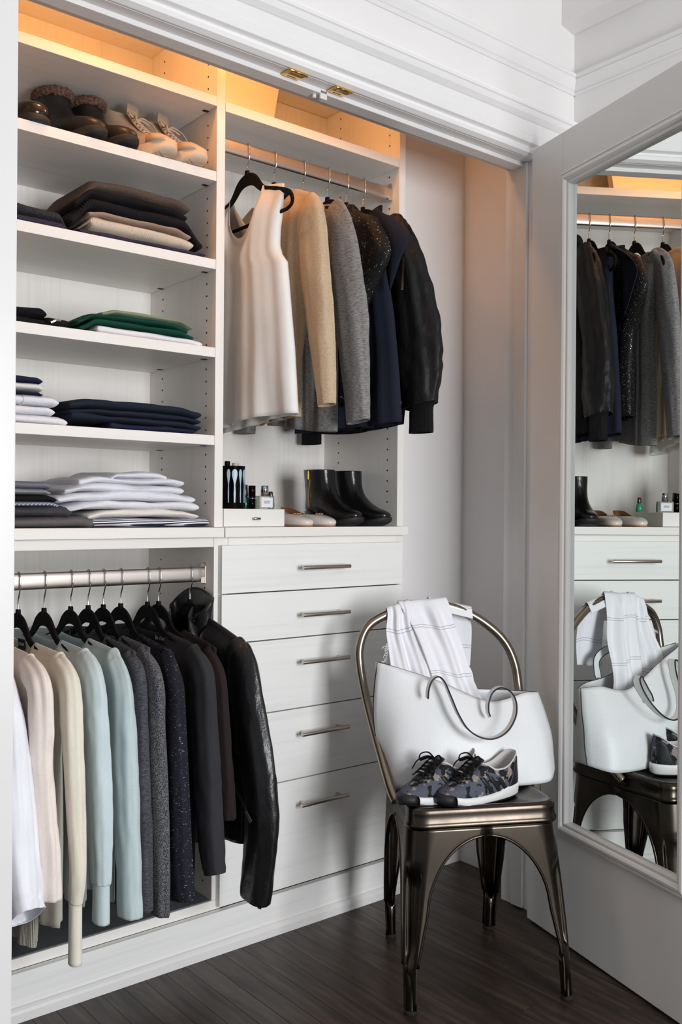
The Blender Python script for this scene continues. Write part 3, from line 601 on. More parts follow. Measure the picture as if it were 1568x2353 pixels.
for i, (l_, r_) in enumerate(zip(L_, R_)):
    row = []
    for j in range(11):
        s_ = j/10; p = l_.lerp(r_, s_); w = math.sin(math.pi*i/(len(L_)-1)); row.append(p+Vector((-.020*math.sin(math.pi*s_*.8)*w, 0, .014*math.sin(math.pi*s_)*(1-i/(len(L_)-1)))))
    rows.append(row)
mk('collar_drape', B().loft(rows, False, False, closed=False), F['navy'], nv, True, solid=.0018)
bj = hung('bomber_jacket', 'black nylon bomber jacket rightmost on the upper rod', 'jacket', F['bomber'], .532, RU, [(922, 500), (958, 552), (984, 630), (1001, 720), (1010, 800), (1013, 870), (1008, 928)], [0.05, 0.062, 0.067, 0.07, 0.074, 0.072, 0.056], [0.03, 0.036, 0.036, 0.036, 0.03], 1.43, 36, scoop=.05, nw=.08, znd=.12, group=GU, T=.07, folds=.007, sfold=.007, crease=.10, cuff=(.075, F['rib'], .72), dx=.004, armp=.06, far_sleeve=[(.16, 1.96), (.2, 1.93), (.25, 1.86), (.285, 1.74), (.293, 1.6), (.293, 1.43)])
collar(.532, .042, .075, .03, 1.985, 2.045, .02, .03, F['rib'], bj, open_=.08)
z0 = [P(x, y, X=.49) for x, y in ((928, 593), (926, 640), (925, 668))]; zipper(bj, z0, .006, (-.8, -.6, 0), metal('zip_gold', (190, 160, 110), .3), pull=False)
mk('hem_band', body_mesh(.532, .042, [(1.38, -.14), (1.45, -.15)], [(1.38, .26), (1.45, .26)], 1.385, .01, 1.44, 0, .05, .003, 3), F['rib'], bj, True, solid=.002, weld=True)
# tan strap seen behind the ivory top
lab(mk('leather_strap', strip(B(), catmull([P(500, 905, Y=.2), P(520, 868, Y=.2), P(534, 842, Y=.2), P(543, 815, Y=.2), P(548, 770, Y=.2), P(550, 700, Y=.21)], 5), .012, .003, (0, -1, 0)), leather('tan_leather', (186, 140, 70), .45)), 'narrow tan strap hanging behind the ivory sleeveless top', 'strap')
# ------------------------------------------------------------------ folded clothes
def slab(b, x0, x1, y0, y1, z0, h, seed, amp=.004, dome=0, droopL=0, droopR=0, m=44, n=30, skew=.012, zb=None):
    rings = []; yc, hd = (y0+y1)/2, (y1-y0)/2
    for i in range(m+1):
        u = .5-.5*math.cos(math.pi*(i/m)); u = lerp(i/m, u, .85); e = min(1, (min(u, 1-u)*(x1-x0)/(h*.5)+.02)); ef = max(.02, (1-(1-min(1, e))**3)**.5); x = lerp(x0, x1, u); ring = []
        for j in range(n):
            a = 2*math.pi*j/n; ca, sa = math.cos(a), math.sin(a); yy = math.copysign(abs(ca)**.35, ca); zz = math.copysign(abs(sa)**.8, sa)
            y = yc+hd*yy*lerp(.985, 1, ef)+amp*1.4*N(x*11+seed, zz*.6, seed)*(1 if yy < 0 else .3)
            xx = x+skew*N(y*7+seed, seed*1.7, 3)*(1 if abs(2*u-1) > .5 else .4)
            zc = z0+h/2
            z = zc+h/2*zz*ef*(1+.25*N(x*9+seed, y*5, zz))
            w = amp*N(x*7+seed*3, y*6, seed)+amp*.5*N(x*19+seed, y*15, 2)
            z += (max(w, -h*.2) if zz > 0 else max(w*.3, -.001))
            z += dome*(1-(2*u-1)**2)*(.5+.5*zz) - droopL*sstep(.16, 0, u) - droopR*sstep(.84, 1, u)
            if zb is not None: z = max(z, zb+.0006)
            ring.append((xx, y, z))
        rings.append(ring)
    return b.loft(rings)
def folded(name, label, cat, mat, px0, px1, py, zb, z0, h, seed, Yf=.012, depth=.27, layers=1, group=None, floor=None, **k):
    x0, x1 = P(px0, py, Y=Yf).x, P(px1, py, Y=Yf).x; x0 = max(x0, -.56)
    b = B(); hh = h/layers; rn = random.Random(seed)
    for i in range(layers):
        slab(b, x0+rn.uniform(0, .008)*(i > 0), x1-rn.uniform(0, .012)*(i > 0), Yf+rn.uniform(0, .006)*(i > 0), Yf+depth, zb+z0+i*hh, hh*1.04, seed+i*3.1, zb=zb if floor is None else floor, **k)
    o = mk(name, b, mat, None, True); return lab(o, label, cat, group)
def fabw(*a, **k): return fabric(*a, **{'wr': .4, **k})
K = {}
K['brownm'] = fabw('brown_marl', (122, 106, 95), (66, 55, 49), 420, bs=.8, bd=.003, sheen=.4); K['black'] = fabw('black_knit', (28, 27, 29), (22, 21, 23), 260); K['dribs'] = fabw('black_rib_knit', (34, 33, 38), (26, 25, 30), 260, rib=('X', 60, .9))
K['taupe'] = fabw('taupe_knit', (168, 145, 130), (150, 128, 114), 260); K['creamr'] = fabw('cream_rib_knit', (228, 213, 196), (216, 200, 182), 260, rib=('X', 62, .55)); K['navyq'] = fabw('navy_quilt', (50, 46, 70), (40, 37, 58), 90, rough=.6)
K['chark'] = fabw('charcoal_knit', (66, 66, 72), (46, 46, 52), 140, rib=('X', 55, .7)); K['green'] = fabw('forest_green', (22, 78, 64), (16, 64, 52), 260); K['sage'] = fabw('sage_cotton', (140, 158, 132), (128, 147, 120), 260)
K['white'] = fabw('white_tee', (238, 238, 243), (231, 231, 238), 300, sheen=.05); K['whitew'] = fabw('warm_white_tee', (235, 232, 226), (228, 224, 217), 300, sheen=.05); K['navyj'] = fabw('navy_jersey', (38, 44, 58), (30, 36, 49), 260); K['navyb'] = fabw('navy_blue_jersey', (40, 42, 72), (33, 35, 62), 260)
K['grey'] = fabw('heather_grey', (140, 140, 146), (110, 110, 117), 160, (1, 1, 3)); K['lgrey'] = fabw('light_heather', (160, 161, 166), (128, 129, 135), 160, (1, 1, 3)); K['charj'] = fabw('charcoal_tee', (74, 75, 81), (60, 61, 67), 220); K['gbrown'] = fabw('taupe_grey_tee', (112, 106, 106), (96, 90, 91), 220)
def stripes(name, c1, c2, scale, rot):
    m, t, b = base(name, .9, 0, .2); w = nd(t, 'ShaderNodeTexWave', Scale=scale, Distortion=.25); w.inputs['Detail Scale'].default_value = 1; w.bands_direction = 'Z'
    t.links.new(coords(t, (1, 1, 1), rot), w.inputs[0]); t.links.new(ramp(t, w.outputs[1], [(.42, lin(c1)), (.52, lin(c2))]), b.inputs['Base Color']); return m
K['stripe'] = stripes('navy_white_stripe', (50, 58, 80), (230, 231, 236), 62, (.35, .03, 0)); K['bstripe'] = stripes('blue_pinstripe', (104, 108, 128), (190, 194, 206), 70, (.6, .5, 0))
g = 'sweaters stacked on the third shelf'; z = SH[2]
folded('quilted_vest', 'navy quilted garment flat at the bottom of the sweater stack', 'garment', K['navyq'], 187, 477, 560, z, 0, .018, 1, group=g, amp=.003)
folded('folded_sweater', 'cream ribbed sweater low in the stack on the third shelf', 'sweater', K['creamr'], 213, 448, 545, z, .0175, .034, 2, group=g, droopR=.008)
folded('folded_sweater', 'taupe sweater folded on top of the cream ribbed one', 'sweater', K['taupe'], 204, 440, 520, z, .051, .016, 3, group=g, droopR=.012, droopL=.006)
folded('folded_sweater', 'black ribbed sweater folded on the taupe one, drooping at the right', 'sweater', K['dribs'], 166, 468, 500, z, .066, .032, 4, group=g, droopR=.05, droopL=.05, amp=.006, Yf=.02)
folded('folded_sweater', 'plain black sweater folded under the brown marled one', 'sweater', K['black'], 172, 432, 475, z, .097, .024, 5, group=g, droopR=.012, droopL=.035, amp=.005, Yf=.022)
folded('folded_sweater', 'brown marled fuzzy sweater topmost of its stack', 'sweater', K['brownm'], 182, 436, 450, z, .12, .026, 6, group=g, droopR=.012, droopL=.045, amp=.006, dome=.006, Yf=.028)
folded('folded_sweater', 'navy sweater under the charcoal knit at the left of the third shelf', 'sweater', K['navyq'], 20, 166, 510, z, 0, .024, 7, group=g, droopR=.012, Yf=.02)
folded('folded_sweater', 'charcoal ribbed knit folded at the left of the third shelf', 'sweater', K['chark'], 20, 158, 490, z, .023, .032, 8, group=g, droopR=.03, amp=.007, Yf=.03)
g = 'clothes folded on the fourth shelf'; z = SH[3]
folded('folded_garment', 'white top folded at the bottom of the green stack', 'top', K['white'], 228, 468, 770, z, 0, .023, 9, group=g, droopR=.006)
folded('folded_garment', 'forest green sweater folded between white and sage tops', 'sweater', K['green'], 183, 447, 755, z, .0225, .03, 10, group=g, droopR=.01, droopL=.022, amp=.006, layers=2)
folded('folded_garment', 'thin sage green top folded over the forest green sweater', 'top', K['sage'], 238, 447, 735, z, .052, .01, 11, group=g, droopR=.012, droopL=.008, dome=.003)
folded('folded_garment', 'black ribbed garment folded at the left of the fourth shelf', 'garment', K['dribs'], 20, 112, 730, z, 0, .046, 12, group=g, droopR=.006, amp=.006, Yf=.03, layers=2)
bz = folded('folded_garment', 'small black garment with a zip beside the black ribbed one', 'garment', K['black'], 114, 163, 745, z, 0, .026, 13, group=g, amp=.006)
a_ = P(112, 744, Y=.008); zipper(bz, [a_+Vector((.006, .0, .004)), a_+Vector((.016, -.002, .010)), a_+Vector((.03, -.002, .011))], .004, (0, -1, 0), pull=False)
g = 'clothes folded on the fifth shelf'; z = SH[4]
for i, (a, c, z0, h, kk, lb, mt) in enumerate(((258, 456, 0, .017, 0, 'navy blue top flat at the bottom of the navy stack', 'navyb'), (166, 462, .0165, .017, 0, 'dark navy top second from the bottom of the navy stack', 'navyj'), (160, 460, .033, .016, 0, 'dark navy top third from the bottom of the navy stack', 'navyj'), (158, 464, .0485, .02, 0, 'rumpled dark navy top topmost of the navy stack', 'navyj'))):
    folded('folded_garment', lb, 'top', K[mt], a, c, 980, z, z0, h, 14+i, group=g, droopR=.008 if i else 0, droopL=.006 if i > 1 else 0, amp=.005, dome=.004 if i == 3 else 0)
for i, (c, z0, h, lb, mt) in enumerate(((157, 0, .022, 'white shirt lowest of the left stack on the fifth shelf', 'white'), (131, .0215, .022, 'white shirt second from the bottom of the left stack on the fifth shelf', 'white'), (129, .043, .026, 'white shirt under the navy and cream tops on the fifth shelf', 'white'), (102, .0685, .007, 'thin navy top under the cream one on the fifth shelf', 'navyb'), (101, .075, .02, 'cream top folded under the upper navy one on the fifth shelf', 'whitew'), (100, .0945, .014, 'navy top topmost of the left stack on the fifth shelf', 'navyb'))):
    folded('folded_garment', lb, 'top', K[mt], 20, c, 940, z, z0, h, 20+i, group=g, droopR=.004, amp=.003)
g = 'shirts folded on the left counter'; z = 1.098
folded('striped_shirt', 'navy and white striped shirt at the bottom of the white stack', 'shirt', K['stripe'], 212, 482, 1197, z, 0, .024, 30, group=g)
for i, (a, c, z0, h, lb, mt) in enumerate(((205, 460, .0235, .02, 'warm white tee directly on the striped shirt', 'whitew'), (152, 458, .043, .02, 'white tee second above the striped shirt', 'white'), (135, 456, .0625, .024, 'white tee third above the striped shirt, wide at the left', 'white'), (150, 426, .086, .02, 'white tee fourth above the striped shirt', 'white'), (180, 424, .1055, .016, 'white tee second from the top of the white stack', 'white'), (246, 380, .121, .014, 'small white tee topmost of the white stack', 'white'))):
    folded('folded_tee', lb, 'tee', K[mt], a, c, 1150, z, z0, h, 31+i, group=g, droopR=.004, droopL=.008, amp=.008, dome=.004, Yf=.012+.004*i)
for i, (c, z0, h, lb, mt) in enumerate(((216, 0, .026, 'taupe grey shirt lowest of the grey stack on the counter', 'gbrown'), (168, .0255, .025, 'charcoal tee second from the bottom of the grey stack', 'charj'), (131, .05, .011, 'blue pinstriped shirt in the middle of the grey stack', 'bstripe'), (132, .0605, .017, 'black tee under the light grey one in the grey stack', 'black'), (118, .077, .015, 'light grey tee second from the top of the grey stack', 'lgrey'), (118, .0915, .017, 'heather grey tee topmost of the grey stack', 'grey'))):
    folded('folded_tee', lb, 'tee', K[mt], 20, c, 1160, z, z0, h, 40+i, group=g, droopR=.004, amp=.003, Yf=.012+.003*i)
# ------------------------------------------------------------------ shoes
def shoe_rings(levels, n=40, toep=.9, lift=None, bend=0):
    """levels: (z, heel x, toe x, half width, ball bias) horizontal slices of a shoe, toe towards +x"""
    rings = []
    for (z, xh, xt, w, bias) in levels:
        ring = []
        for j in range(n):
            a = 2*math.pi*j/n; ca, sa = math.cos(a), math.sin(a); u = (ca+1)/2
            x = lerp(xh, xt, .5+.5*math.copysign(abs(ca)**.92, ca)); y = w*math.copysign(abs(sa)**.82, sa)*(1+bias*(u-.55))*(1-.18*bias*math.sin(3.14*u)*(u < .55)) + bend*x*x
            ring.append((x, y, z + (lift(x) if lift else 0)))
        rings.append(ring)
    return rings
def sm(levels, k):                       # smooth a coarse list of slices
    L = np.array(levels); t = np.linspace(0, len(L)-1, k); return [tuple(np.interp(q, range(len(L)), L[:, i]) for i in range(L.shape[1])) for q in t]
def cat_levels(levels, m=4):
    L = [np.array(l, float) for l in levels]; out = []
    for i in range(len(L)-1):
        p0, p1, p2, p3 = L[max(i-1, 0)], L[i], L[i+1], L[min(i+2, len(L)-1)]
        for k in range(m):
            t = k/m; out.append(tuple(.5*((2*p1)+(p2-p0)*t+(2*p0-5*p1+4*p2-p3)*t*t+(3*p1-p0-3*p2+p3)*t**3)))
    out.append(tuple(L[-1])); return out
def lpart(name, b, m, par, smooth=True, **k): return local(mk(name, b, m, par, smooth, **k))
def dup(root, loc, rz, label):
    r = root.copy(); COL.objects.link(r); r.matrix_basis = Matrix.Translation(loc) @ Matrix.Rotation(rz, 4, 'Z'); r['label'] = label
    for c in list(root.children):
        d = c.copy(); COL.objects.link(d); d.parent = r; d.matrix_parent_inverse = c.matrix_parent_inverse.copy()
        for g_ in c.children:
            e = g_.copy(); COL.objects.link(e); e.parent = d; e.matrix_parent_inverse = g_.matrix_parent_inverse.copy()
    return r
M_BOOT = leather('boot_leather', (20, 19, 20), .24, 300, .12, .35); M_SOLE = plain('dark_rubber_sole', (34, 32, 32), .65); M_GOLDZ = metal('gold_zip', (206, 164, 92), .25)
# black ankle boots on the right counter
lf = lambda x: .012*sstep(.06, .13, x)
def boot(loc, rz, label):
    t = thing('ankle_boot', label, 'boot', loc, rz, 'black ankle boots on the counter')
    hl = lambda x: .03*sstep(.035, -.05, x)+.010*sstep(.07, .13, x)
    lv = cat_levels([(.012, -.098, .122, .035, .25), (.022, -.102, .126, .038, .22), (.033, -.104, .122, .039, .2), (.044, -.104, .104, .0385, .15), (.056, -.102, .075, .037, .1), (.074, -.099, .042, .0355, 0), (.096, -.097, .018, .035, -.05), (.122, -.098, .006, .036, -.05), (.15, -.102, .002, .038, 0), (.168, -.104, .001, .039, 0)], 5)
    rings = [[(x, y, z+hl(x)*max(0, 1-(z-.012)/.07)) for x, y, z in r] for r in shoe_rings(lv)]
    inner = [[(x*.95-.0025, y*.92, z) for x, y, z in rings[-1]], [(x*.93-.003, y*.9, z-.05) for x, y, z in rings[-1]]]
    lpart('upper', B().loft(rings+inner, True, True), M_BOOT, t)
    so = shoe_rings([(.000, -.02, .118, .035, .3), (.003, -.022, .125, .0385, .28), (.013, -.024, .129, .0395, .26), (.0155, -.024, .127, .0385, .26)])
    lpart('sole', B().loft([[(x, y, z+lf(x)+.012*sstep(.02, -.03, x)) for x, y, z in r] for r in so]), M_SOLE, t)
    he = shoe_rings([(0, -.096, -.046, .026, 0), (.02, -.098, -.044, .027, 0), (.044, -.1, -.03, .031, 0)]); lpart('heel', B().loft(he), M_BOOT, t)
    tr = B()
    for i in range(9):
        x = .01+i*.0105; z = lf(x+.006); tr.box(x, x+.005, -.030, .030, max(z-.001, .0002), z+.0035)
    lpart('tread', tr, M_SOLE, t, False)['kind'] = 'stuff'
    return t
def side_zip(t, side):
    pts = [(-.055+.004*math.sin(k), side*(.0385-.0035*math.sin(3.14*k/8)), .164-.016*k) for k in range(8)]
    z_ = zipper(t, pts, .005, (0, side, 0), M_GOLDZ, pull=False); z_.matrix_parent_inverse = Matrix()
    b = B().box(-.058, -.052, side*.041-.0015, side*.041+.0015, .138, .164); local(mk('zip_pull', b, M_GOLDZ, t, bev=.0006))
R90 = math.radians(-86)
b1 = boot((P(757, 1200, Y=.11).x, .105, 1.0985), R90, 'black leather ankle boot with a gold side zip, nearer the flats'); side_zip(b1, -1)
b2 = boot((P(820, 1200, Y=.115).x, .11, 1.0985), R90+.05, 'black leather ankle boot beside the tower wall')
# cream flats
M_PAT = plain('cream_patent', (226, 216, 208), .18); M_TAN = leather('tan_lining', (128, 78, 42), .55)
def flat(loc, rz, label):
    t = thing('ballet_flat', label, 'shoe', loc, rz, 'cream flats on the counter')
    up = lambda x, z: (.020*sstep(-.03, -.11, x))*sstep(.012, .034, z)
    lv = cat_levels([(.004, -.108, .116, .030, .35), (.010, -.112, .119, .0335, .33), (.018, -.113, .116, .0345, .3), (.025, -.112, .102, .0335, .25), (.0305, -.111, .080, .032, .2), (.034, -.110, .052, .0305, .12)], 5)
    rings = [[(x, y, z+up(x, z)) for x, y, z in r] for r in shoe_rings(lv)]
    lpart('upper', B().loft(rings, True, False), M_PAT, t)
    tp = rings[-1]; lpart('lining', B().loft([tp, [(x*.965-.002, y*.93, z-.001) for x, y, z in tp], [(x*.95-.003, y*.9, max(.009, z-.022)) for x, y, z in tp], [(x*.93-.003, y*.86, .0085) for x, y, z in tp]], False, True), M_TAN, t)
    lpart('sole', B().loft([[(x*1.012, y*1.03, zz) for x, y, z in rings[0]] for zz in (0, .005)]), plain('tan_sole', (170, 130, 92), .6) if 'tan_sole' not in MATS else MATS['tan_sole'], t)
    b = B()
    for k in range(5): b.ball((.058, -.012+.006*k, .0355), .0026, 5)
    lpart('trim_beads', b, M_GOLDZ, t)['kind'] = 'stuff'
    return t
flat((P(654, 1205, Y=.10).x, .10, 1.0985), math.radians(-88), 'cream patent flat next to the little drawer box')
flat((P(704, 1205, Y=.105).x, .105, 1.0985), math.radians(-86), 'cream patent flat in front of the black ankle boot')
# shelf of shoes
def fur_boot(loc, rz, label, seed):
    t = thing('fur_boot', label, 'boot', loc, rz, 'fur lined boots on the shoe shelf')
    lv = cat_levels([(.010, -.105, .128, .038, .22), (.022, -.109, .133, .041, .2), (.040, -.110, .130, .042, .16), (.054, -.108, .108, .040, .1), (.068, -.106, .060, .037, 0), (.085, -.104, .022, .035, -.05), (.11, -.103, -.002, .034, 0), (.140, -.106, -.010, .036, 0)], 5)
    lpart('upper', B().loft(shoe_rings(lv), True, True), leather('boot_rubber', (24, 23, 23), .42, 200, .05, .25) if 'boot_rubber' not in MATS else MATS['boot_rubber'], t)
    so = shoe_rings([(0, -.107, .13, .038, .22), (.004, -.111, .137, .043, .2), (.014, -.112, .138, .0435, .2), (.017, -.11, .136, .041, .2)]); lpart('sole', B().loft([[(x, y, z+.010*sstep(.05, .14, x)) for x, y, z in r] for r in so]), M_SOLE, t)
    # fur cuff: a thick tufted ring
    b = B(); rn = random.Random(seed); nn = 64; mm = 22; rings = []
    for i in range(nn+1):
        a = 2*math.pi*i/nn; cx, cy = -.058+.049*math.cos(a), .036*math.sin(a); r = []
        for j in range(mm):
            c = 2*math.pi*j/mm; rr = .0085*(1+.45*N(math.cos(a)*9+seed, math.sin(a)*9, j*.9)+.35*rn.random())
            r.append((cx+math.cos(a)*rr*math.cos(c), cy+math.sin(a)*rr*math.cos(c), .146+rr*1.1*math.sin(c)))
        rings.append(r)
    for k in range(900):
        a = rn.random()*6.28; c = rn.uniform(-.9, 3.6); cx, cy = -.058+.049*math.cos(a), .036*math.sin(a); d = Vector((math.cos(a)*math.cos(c), math.sin(a)*math.cos(c), math.sin(c)))
        p = Vector((cx, cy, .146))+d*.0085; q = p+(d+Vector((rn.uniform(-.6, .6), rn.uniform(-.6, .6), rn.uniform(-.6, .6)))).normalized()*.006; s_ = d.orthogonal().normalized()*.0012; s2 = d.cross(s_).normalized()*.0012
        b.add([p+s_, p-s_*.5+s2, p-s_*.5-s2, q], [(0, 1, 3), (1, 2, 3), (2, 0, 3)])
    b.loft(rings, False, False); lpart('fur_trim', b, fabric('brown_fur', (140, 110, 96), (84, 62, 52), 60, bs=1, bd=.004, pos=(.35, .65), big=.35) if 'brown_fur' not in MATS else MATS['brown_fur'], t)
    return t
z = SH[1]+.0005
fb1 = fur_boot((P(150, 300, Y=.13).x, .12, z), math.radians(-76), 'black ankle boot with a fur cuff, left of the fur boot pair', 3)
fb2 = fur_boot((P(225, 320, Y=.13).x, .12, z), math.radians(-78), 'black ankle boot with a fur cuff, next to the beige sneakers', 4)
t = thing('black_clog', 'shiny black rounded shoe cut by the left jamb on the shoe shelf', 'shoe', (P(52, 265, Y=.12).x, .12, z), math.radians(-95))
lv = cat_levels([(.012, -.11, .125, .042, .2), (.024, -.114, .130, .045, .2), (.042, -.114, .124, .045, .15), (.056, -.11, .10, .041, .1), (.066, -.105, .06, .036, 0), (.074, -.1, .02, .03, 0)], 4)
lpart('upper', B().loft(shoe_rings(lv)), plain('black_patent', (24, 23, 23), .16), t); lpart('sole', B().loft(shoe_rings([(0, -.112, .124, .042, .2), (.004, -.116, .132, .046, .2), (.016, -.116, .132, .046, .2)])), M_SOLE, t)
# beige canvas high tops
M_CANV = fabric('beige_canvas', (190, 166, 144), (174, 150, 128), 420, sheen=.1); M_LACE = fabric('beige_lace', (200, 178, 156), scale=500, sheen=0); M_FOX = plain('cream_rubber', (206, 186, 164), .55); M_FOX2 = plain('beige_rubber', (186, 160, 134), .6)
def laces(t, prof, w, n, mat, r=.0022, bow=True):
    """prof: list of (x,z) up the instep; crossing laces over it"""
    b = B(); pts = [lerp(Vector((prof[i][0], 0, prof[i][1])), Vector((prof[i+1][0], 0, prof[i+1][1])), f) for i in range(len(prof)-1) for f in (0, .25, .5, .75)]
    step = (len(pts)-1)/n
    for k in range(n):
        p = pts[int(k*step)]; q = pts[min(int((k+1)*step), len(pts)-1)]
        for sg in (-1, 1): b.tube(catmull([p+Vector((-.001, sg*w, -.004)), p*.7+q*.3+Vector((0, sg*w*.45, .003)), p*.4+q*.6+Vector((0, -sg*w*.35, .004)), q+Vector((-.001, -sg*w, -.004))], 4), r, 6, flat=.6)
    e = pts[-1]
    if bow:
        for sg in (-1, 1):
            b.tube(catmull([e, e+Vector((.004, sg*.018, .012)), e+Vector((.012, sg*.036, .006)), e+Vector((.02, sg*.03, -.006)), e+Vector((.01, sg*.012, .002)), e], 5), r, 6, flat=.6)
            b.tube(catmull([e, e+Vector((.012, sg*.012, .006)), e+Vector((.028, sg*.03, -.006)), e+Vector((.04, sg*.036, -.026))], 5), r, 6, flat=.6)
    return lpart('laces', b, mat, t)
def hightop(loc, rz, label, tilt=0):
    t = thing('canvas_sneaker', label, 'sneaker', loc, rz, 'beige high top sneakers on the shoe shelf')
    lv = cat_levels([(.026, -.112, .122, .039, .22), (.04, -.114, .118, .0395, .2), (.052, -.113, .098, .038, .15), (.066, -.110, .066, .036, .05), (.082, -.106, .038, .035, 0), (.100, -.104, .015, .0345, 0), (.12, -.105, -.008, .034, 0), (.135, -.107, -.02, .034, 0)], 5)
    rings = shoe_rings(lv); R2 = []
    for r in rings: R2.append([(x, y, z+(.022*sstep(-.02, -.09, x))*sstep(.08, .135, z)) for x, y, z in r])
    inn = [[(x*.94-.003, y*.88, z) for x, y, z in R2[-1]], [(x*.9-.006, y*.82, z-.06) for x, y, z in R2[-1]]]
    lpart('upper', B().loft(R2+inn, True, True), M_CANV, t)
    li = lambda x: .012*sstep(.06, .135, x)
    so = [[(x, y, z+li(x)) for x, y, z in r] for r in shoe_rings([(0, -.116, .130, .040, .22), (.004, -.119, .136, .0435, .22), (.012, -.12, .138, .0445, .22), (.0135, -.119, .1365, .0435, .22), (.020, -.119, .137, .044, .22), (.0215, -.118, .1355, .043, .22), (.028, -.118, .136, .0435, .22), (.0295, -.116, .133, .042, .22)])]
    lpart('sole', B().loft(so), M_FOX, t)
    cp = [[(x, y, z+.004) for x, y, z in r] for r in shoe_rings([(.03, .05, .131, .040, .1), (.042, .052, .127, .0385, .1), (.052, .056, .112, .033, .1), (.057, .066, .095, .02, .1)])]; lpart('toe_cap', B().loft(cp), M_FOX2, t)
    b = B()
    for i in range(9):
        for sg in (-1, 1): b.tube([(.03+.009*i-sg*.01, -.028, .0002+li(.03+.009*i-sg*.01)), (.03+.009*i+sg*.01, .028, .0002+li(.03+.009*i+sg*.01))], .0012, 5)
    lpart('tread', b, M_FOX2, t)['kind'] = 'stuff'
    rows = [[(x+.002, y, z) for y in (-.022, -.011, 0, .011, .022)] for x, z in ((.06, .062), (.035, .08), (.012, .103), (-.006, .13), (-.004, .155))]; lpart('tongue', B().loft(rows, False, False, closed=False), M_CANV, t, solid=.003)
    laces(t, [(.062, .066), (.04, .083), (.018, .104), (.004, .118)], .02, 5, M_LACE, .003)
    return t
hightop((P(304, 330, Y=.115).x, .108, z), math.radians(-70), 'beige canvas high top sneaker beside the fur boots')
hightop((P(374, 345, Y=.115).x, .108, z), math.radians(-70), 'beige canvas high top sneaker beside the side panel')
# ------------------------------------------------------------------ little drawer box and cosmetics
bx = thing('drawer_box', 'small white desktop drawer box holding cosmetics on the counter', 'box', (.12, 0, 1.098))
mk('case', B().box(.0265, .2225, .004, .2, 1.0983, 1.1465), plain('box_white', (236, 234, 228), .4), bx, bev=.001); dw = mk('drawer_front', B().box(.0285, .2225, -.001, .0036, 1.0995, 1.1460), MATS['box_white'], bx, bev=.0008)
q = P(588, 1192, Y=-.004); h = mk('pull_tab', B().cyl((-.011, 0, 0), .0038, .024, 12, 'x'), M_NICK, bx, True); h.location = (q.x+.001, -.0045, q.z)
zb = 1.147
def cpos(px, Y): return (P(px, 1160, Y=Y).x, Y, zb)
c = cpos(534, .06); TN = thing('brush_canister', 'black canister printed with pale blue makeup brushes, holding tubes', 'canister', c)
M_TIN = metal('black_tin', (40, 36, 36), .22); rt = .034
lpart('can', B().loft([[(r_*math.cos(2*math.pi*j/40), r_*math.sin(2*math.pi*j/40), z_) for j in range(40)] for r_, z_ in ((.0335, 0), (rt, .001), (rt, .112), (.0345, .113), (.0345, .1145), (.032, .1145), (.032, .01))]), M_TIN, TN)
M_PB = plain('pale_blue_print', (176, 200, 216), .4)
def wrap_poly(b, a0, outline, r=.0346):
    ring = [(r*math.cos(a0+u/r), r*math.sin(a0+u/r), z_) for u, z_ in outline]; r2 = [(p[0]*.985, p[1]*.985, p[2]) for p in ring]; b.loft([r2, ring])
for k in range(9):
    a0 = math.radians(-140+k*28); w = 1.25 if k % 2 else .8; b = B()
    def half(pts): return [(u*w, z_) for u, z_ in pts]+[(-u*w, z_) for u, z_ in reversed(pts)]
    wrap_poly(b, a0, half([(.0015, .016), (.0022, .04), (.0014, .062), (.002, .068), (.0058, .088), (.006, .097), (.0038, .1035), (.0008, .1055)])); lpart('brush_print', b, M_PB, TN, False)
for px, rr_, hh, m_, nm in ((522, .0075, .128, M_TIN, 'black tube'), (541, .0095, .124, plain('pink_cap', (214, 190, 196), .35), 'pink capped tube')):
    cc = cpos(px, .06); lab(mk('cosmetic_tube', B().cyl((cc[0], cc[1], zb+.0105), rr_, hh-.011, 20), m_, None, True, bev=.001), nm+' standing in the brush canister', 'tube')
def bottle(c, prof, mat, par, name, n=24): return local(mk(name, B().loft([[(r_*math.cos(2*math.pi*j/n), r_*math.sin(2*math.pi*j/n), z_) for j in range(n)] for r_, z_ in prof]), mat, par, True))
t = thing('nail_polish', 'small teal nail polish bottle with a dark cap beside the canister', 'bottle', cpos(564, .075)); M_TEAL = plain('teal_polish', (64, 140, 124), .12); M_COP = metal('bronze_cap', (120, 96, 84), .25)
bottle(None, [(.008, 0), (.011, .001), (.012, .012), (.010, .028), (.006, .034)], M_TEAL, t, 'bottle'); bottle(None, [(.0068, .034), (.0075, .036), (.0062, .064), (.005, .066)], M_COP, t, 'cap')
t = thing('lipstick', 'black lipstick tube with a silver ring beside the perfume', 'lipstick', cpos(579, .05)); M_LIP = metal('black_gloss', (34, 30, 31), .18)
bottle(None, [(.0098, 0), (.0098, .028)], M_LIP, t, 'base', 28); bottle(None, [(.0101, .028), (.0101, .0295)], M_CHROME, t, 'ring', 28); bottle(None, [(.0099, .0295), (.0099, .0625), (.009, .0632)], M_LIP, t, 'cap', 28)
t = thing('perfume_bottle', 'square glass perfume bottle with a white label and silver cap', 'perfume', cpos(608, .05))
gl, gt, gb = base('clear_glass', .03); gb.inputs['Transmission Weight'].default_value = .92; gb.inputs['Base Color'].default_value = (*lin((236, 238, 228)), 1); gb.inputs['IOR'].default_value = 1.45
local(mk('bottle', B().box(-.026, .026, -.012, .012, 0, .036), gl, t, bev=.0025, seg=3)); bottle(None, [(.0105, .0362), (.0105, .063), (.0095, .0638)], M_CHROME, t, 'cap', 28)
local(mk('label', B().box(-.019, .019, -.0127, -.0122, .004, .031), plain('label_paper', (232, 233, 238), .7), t))
M_INK = plain('ink', (90, 92, 104), .8)
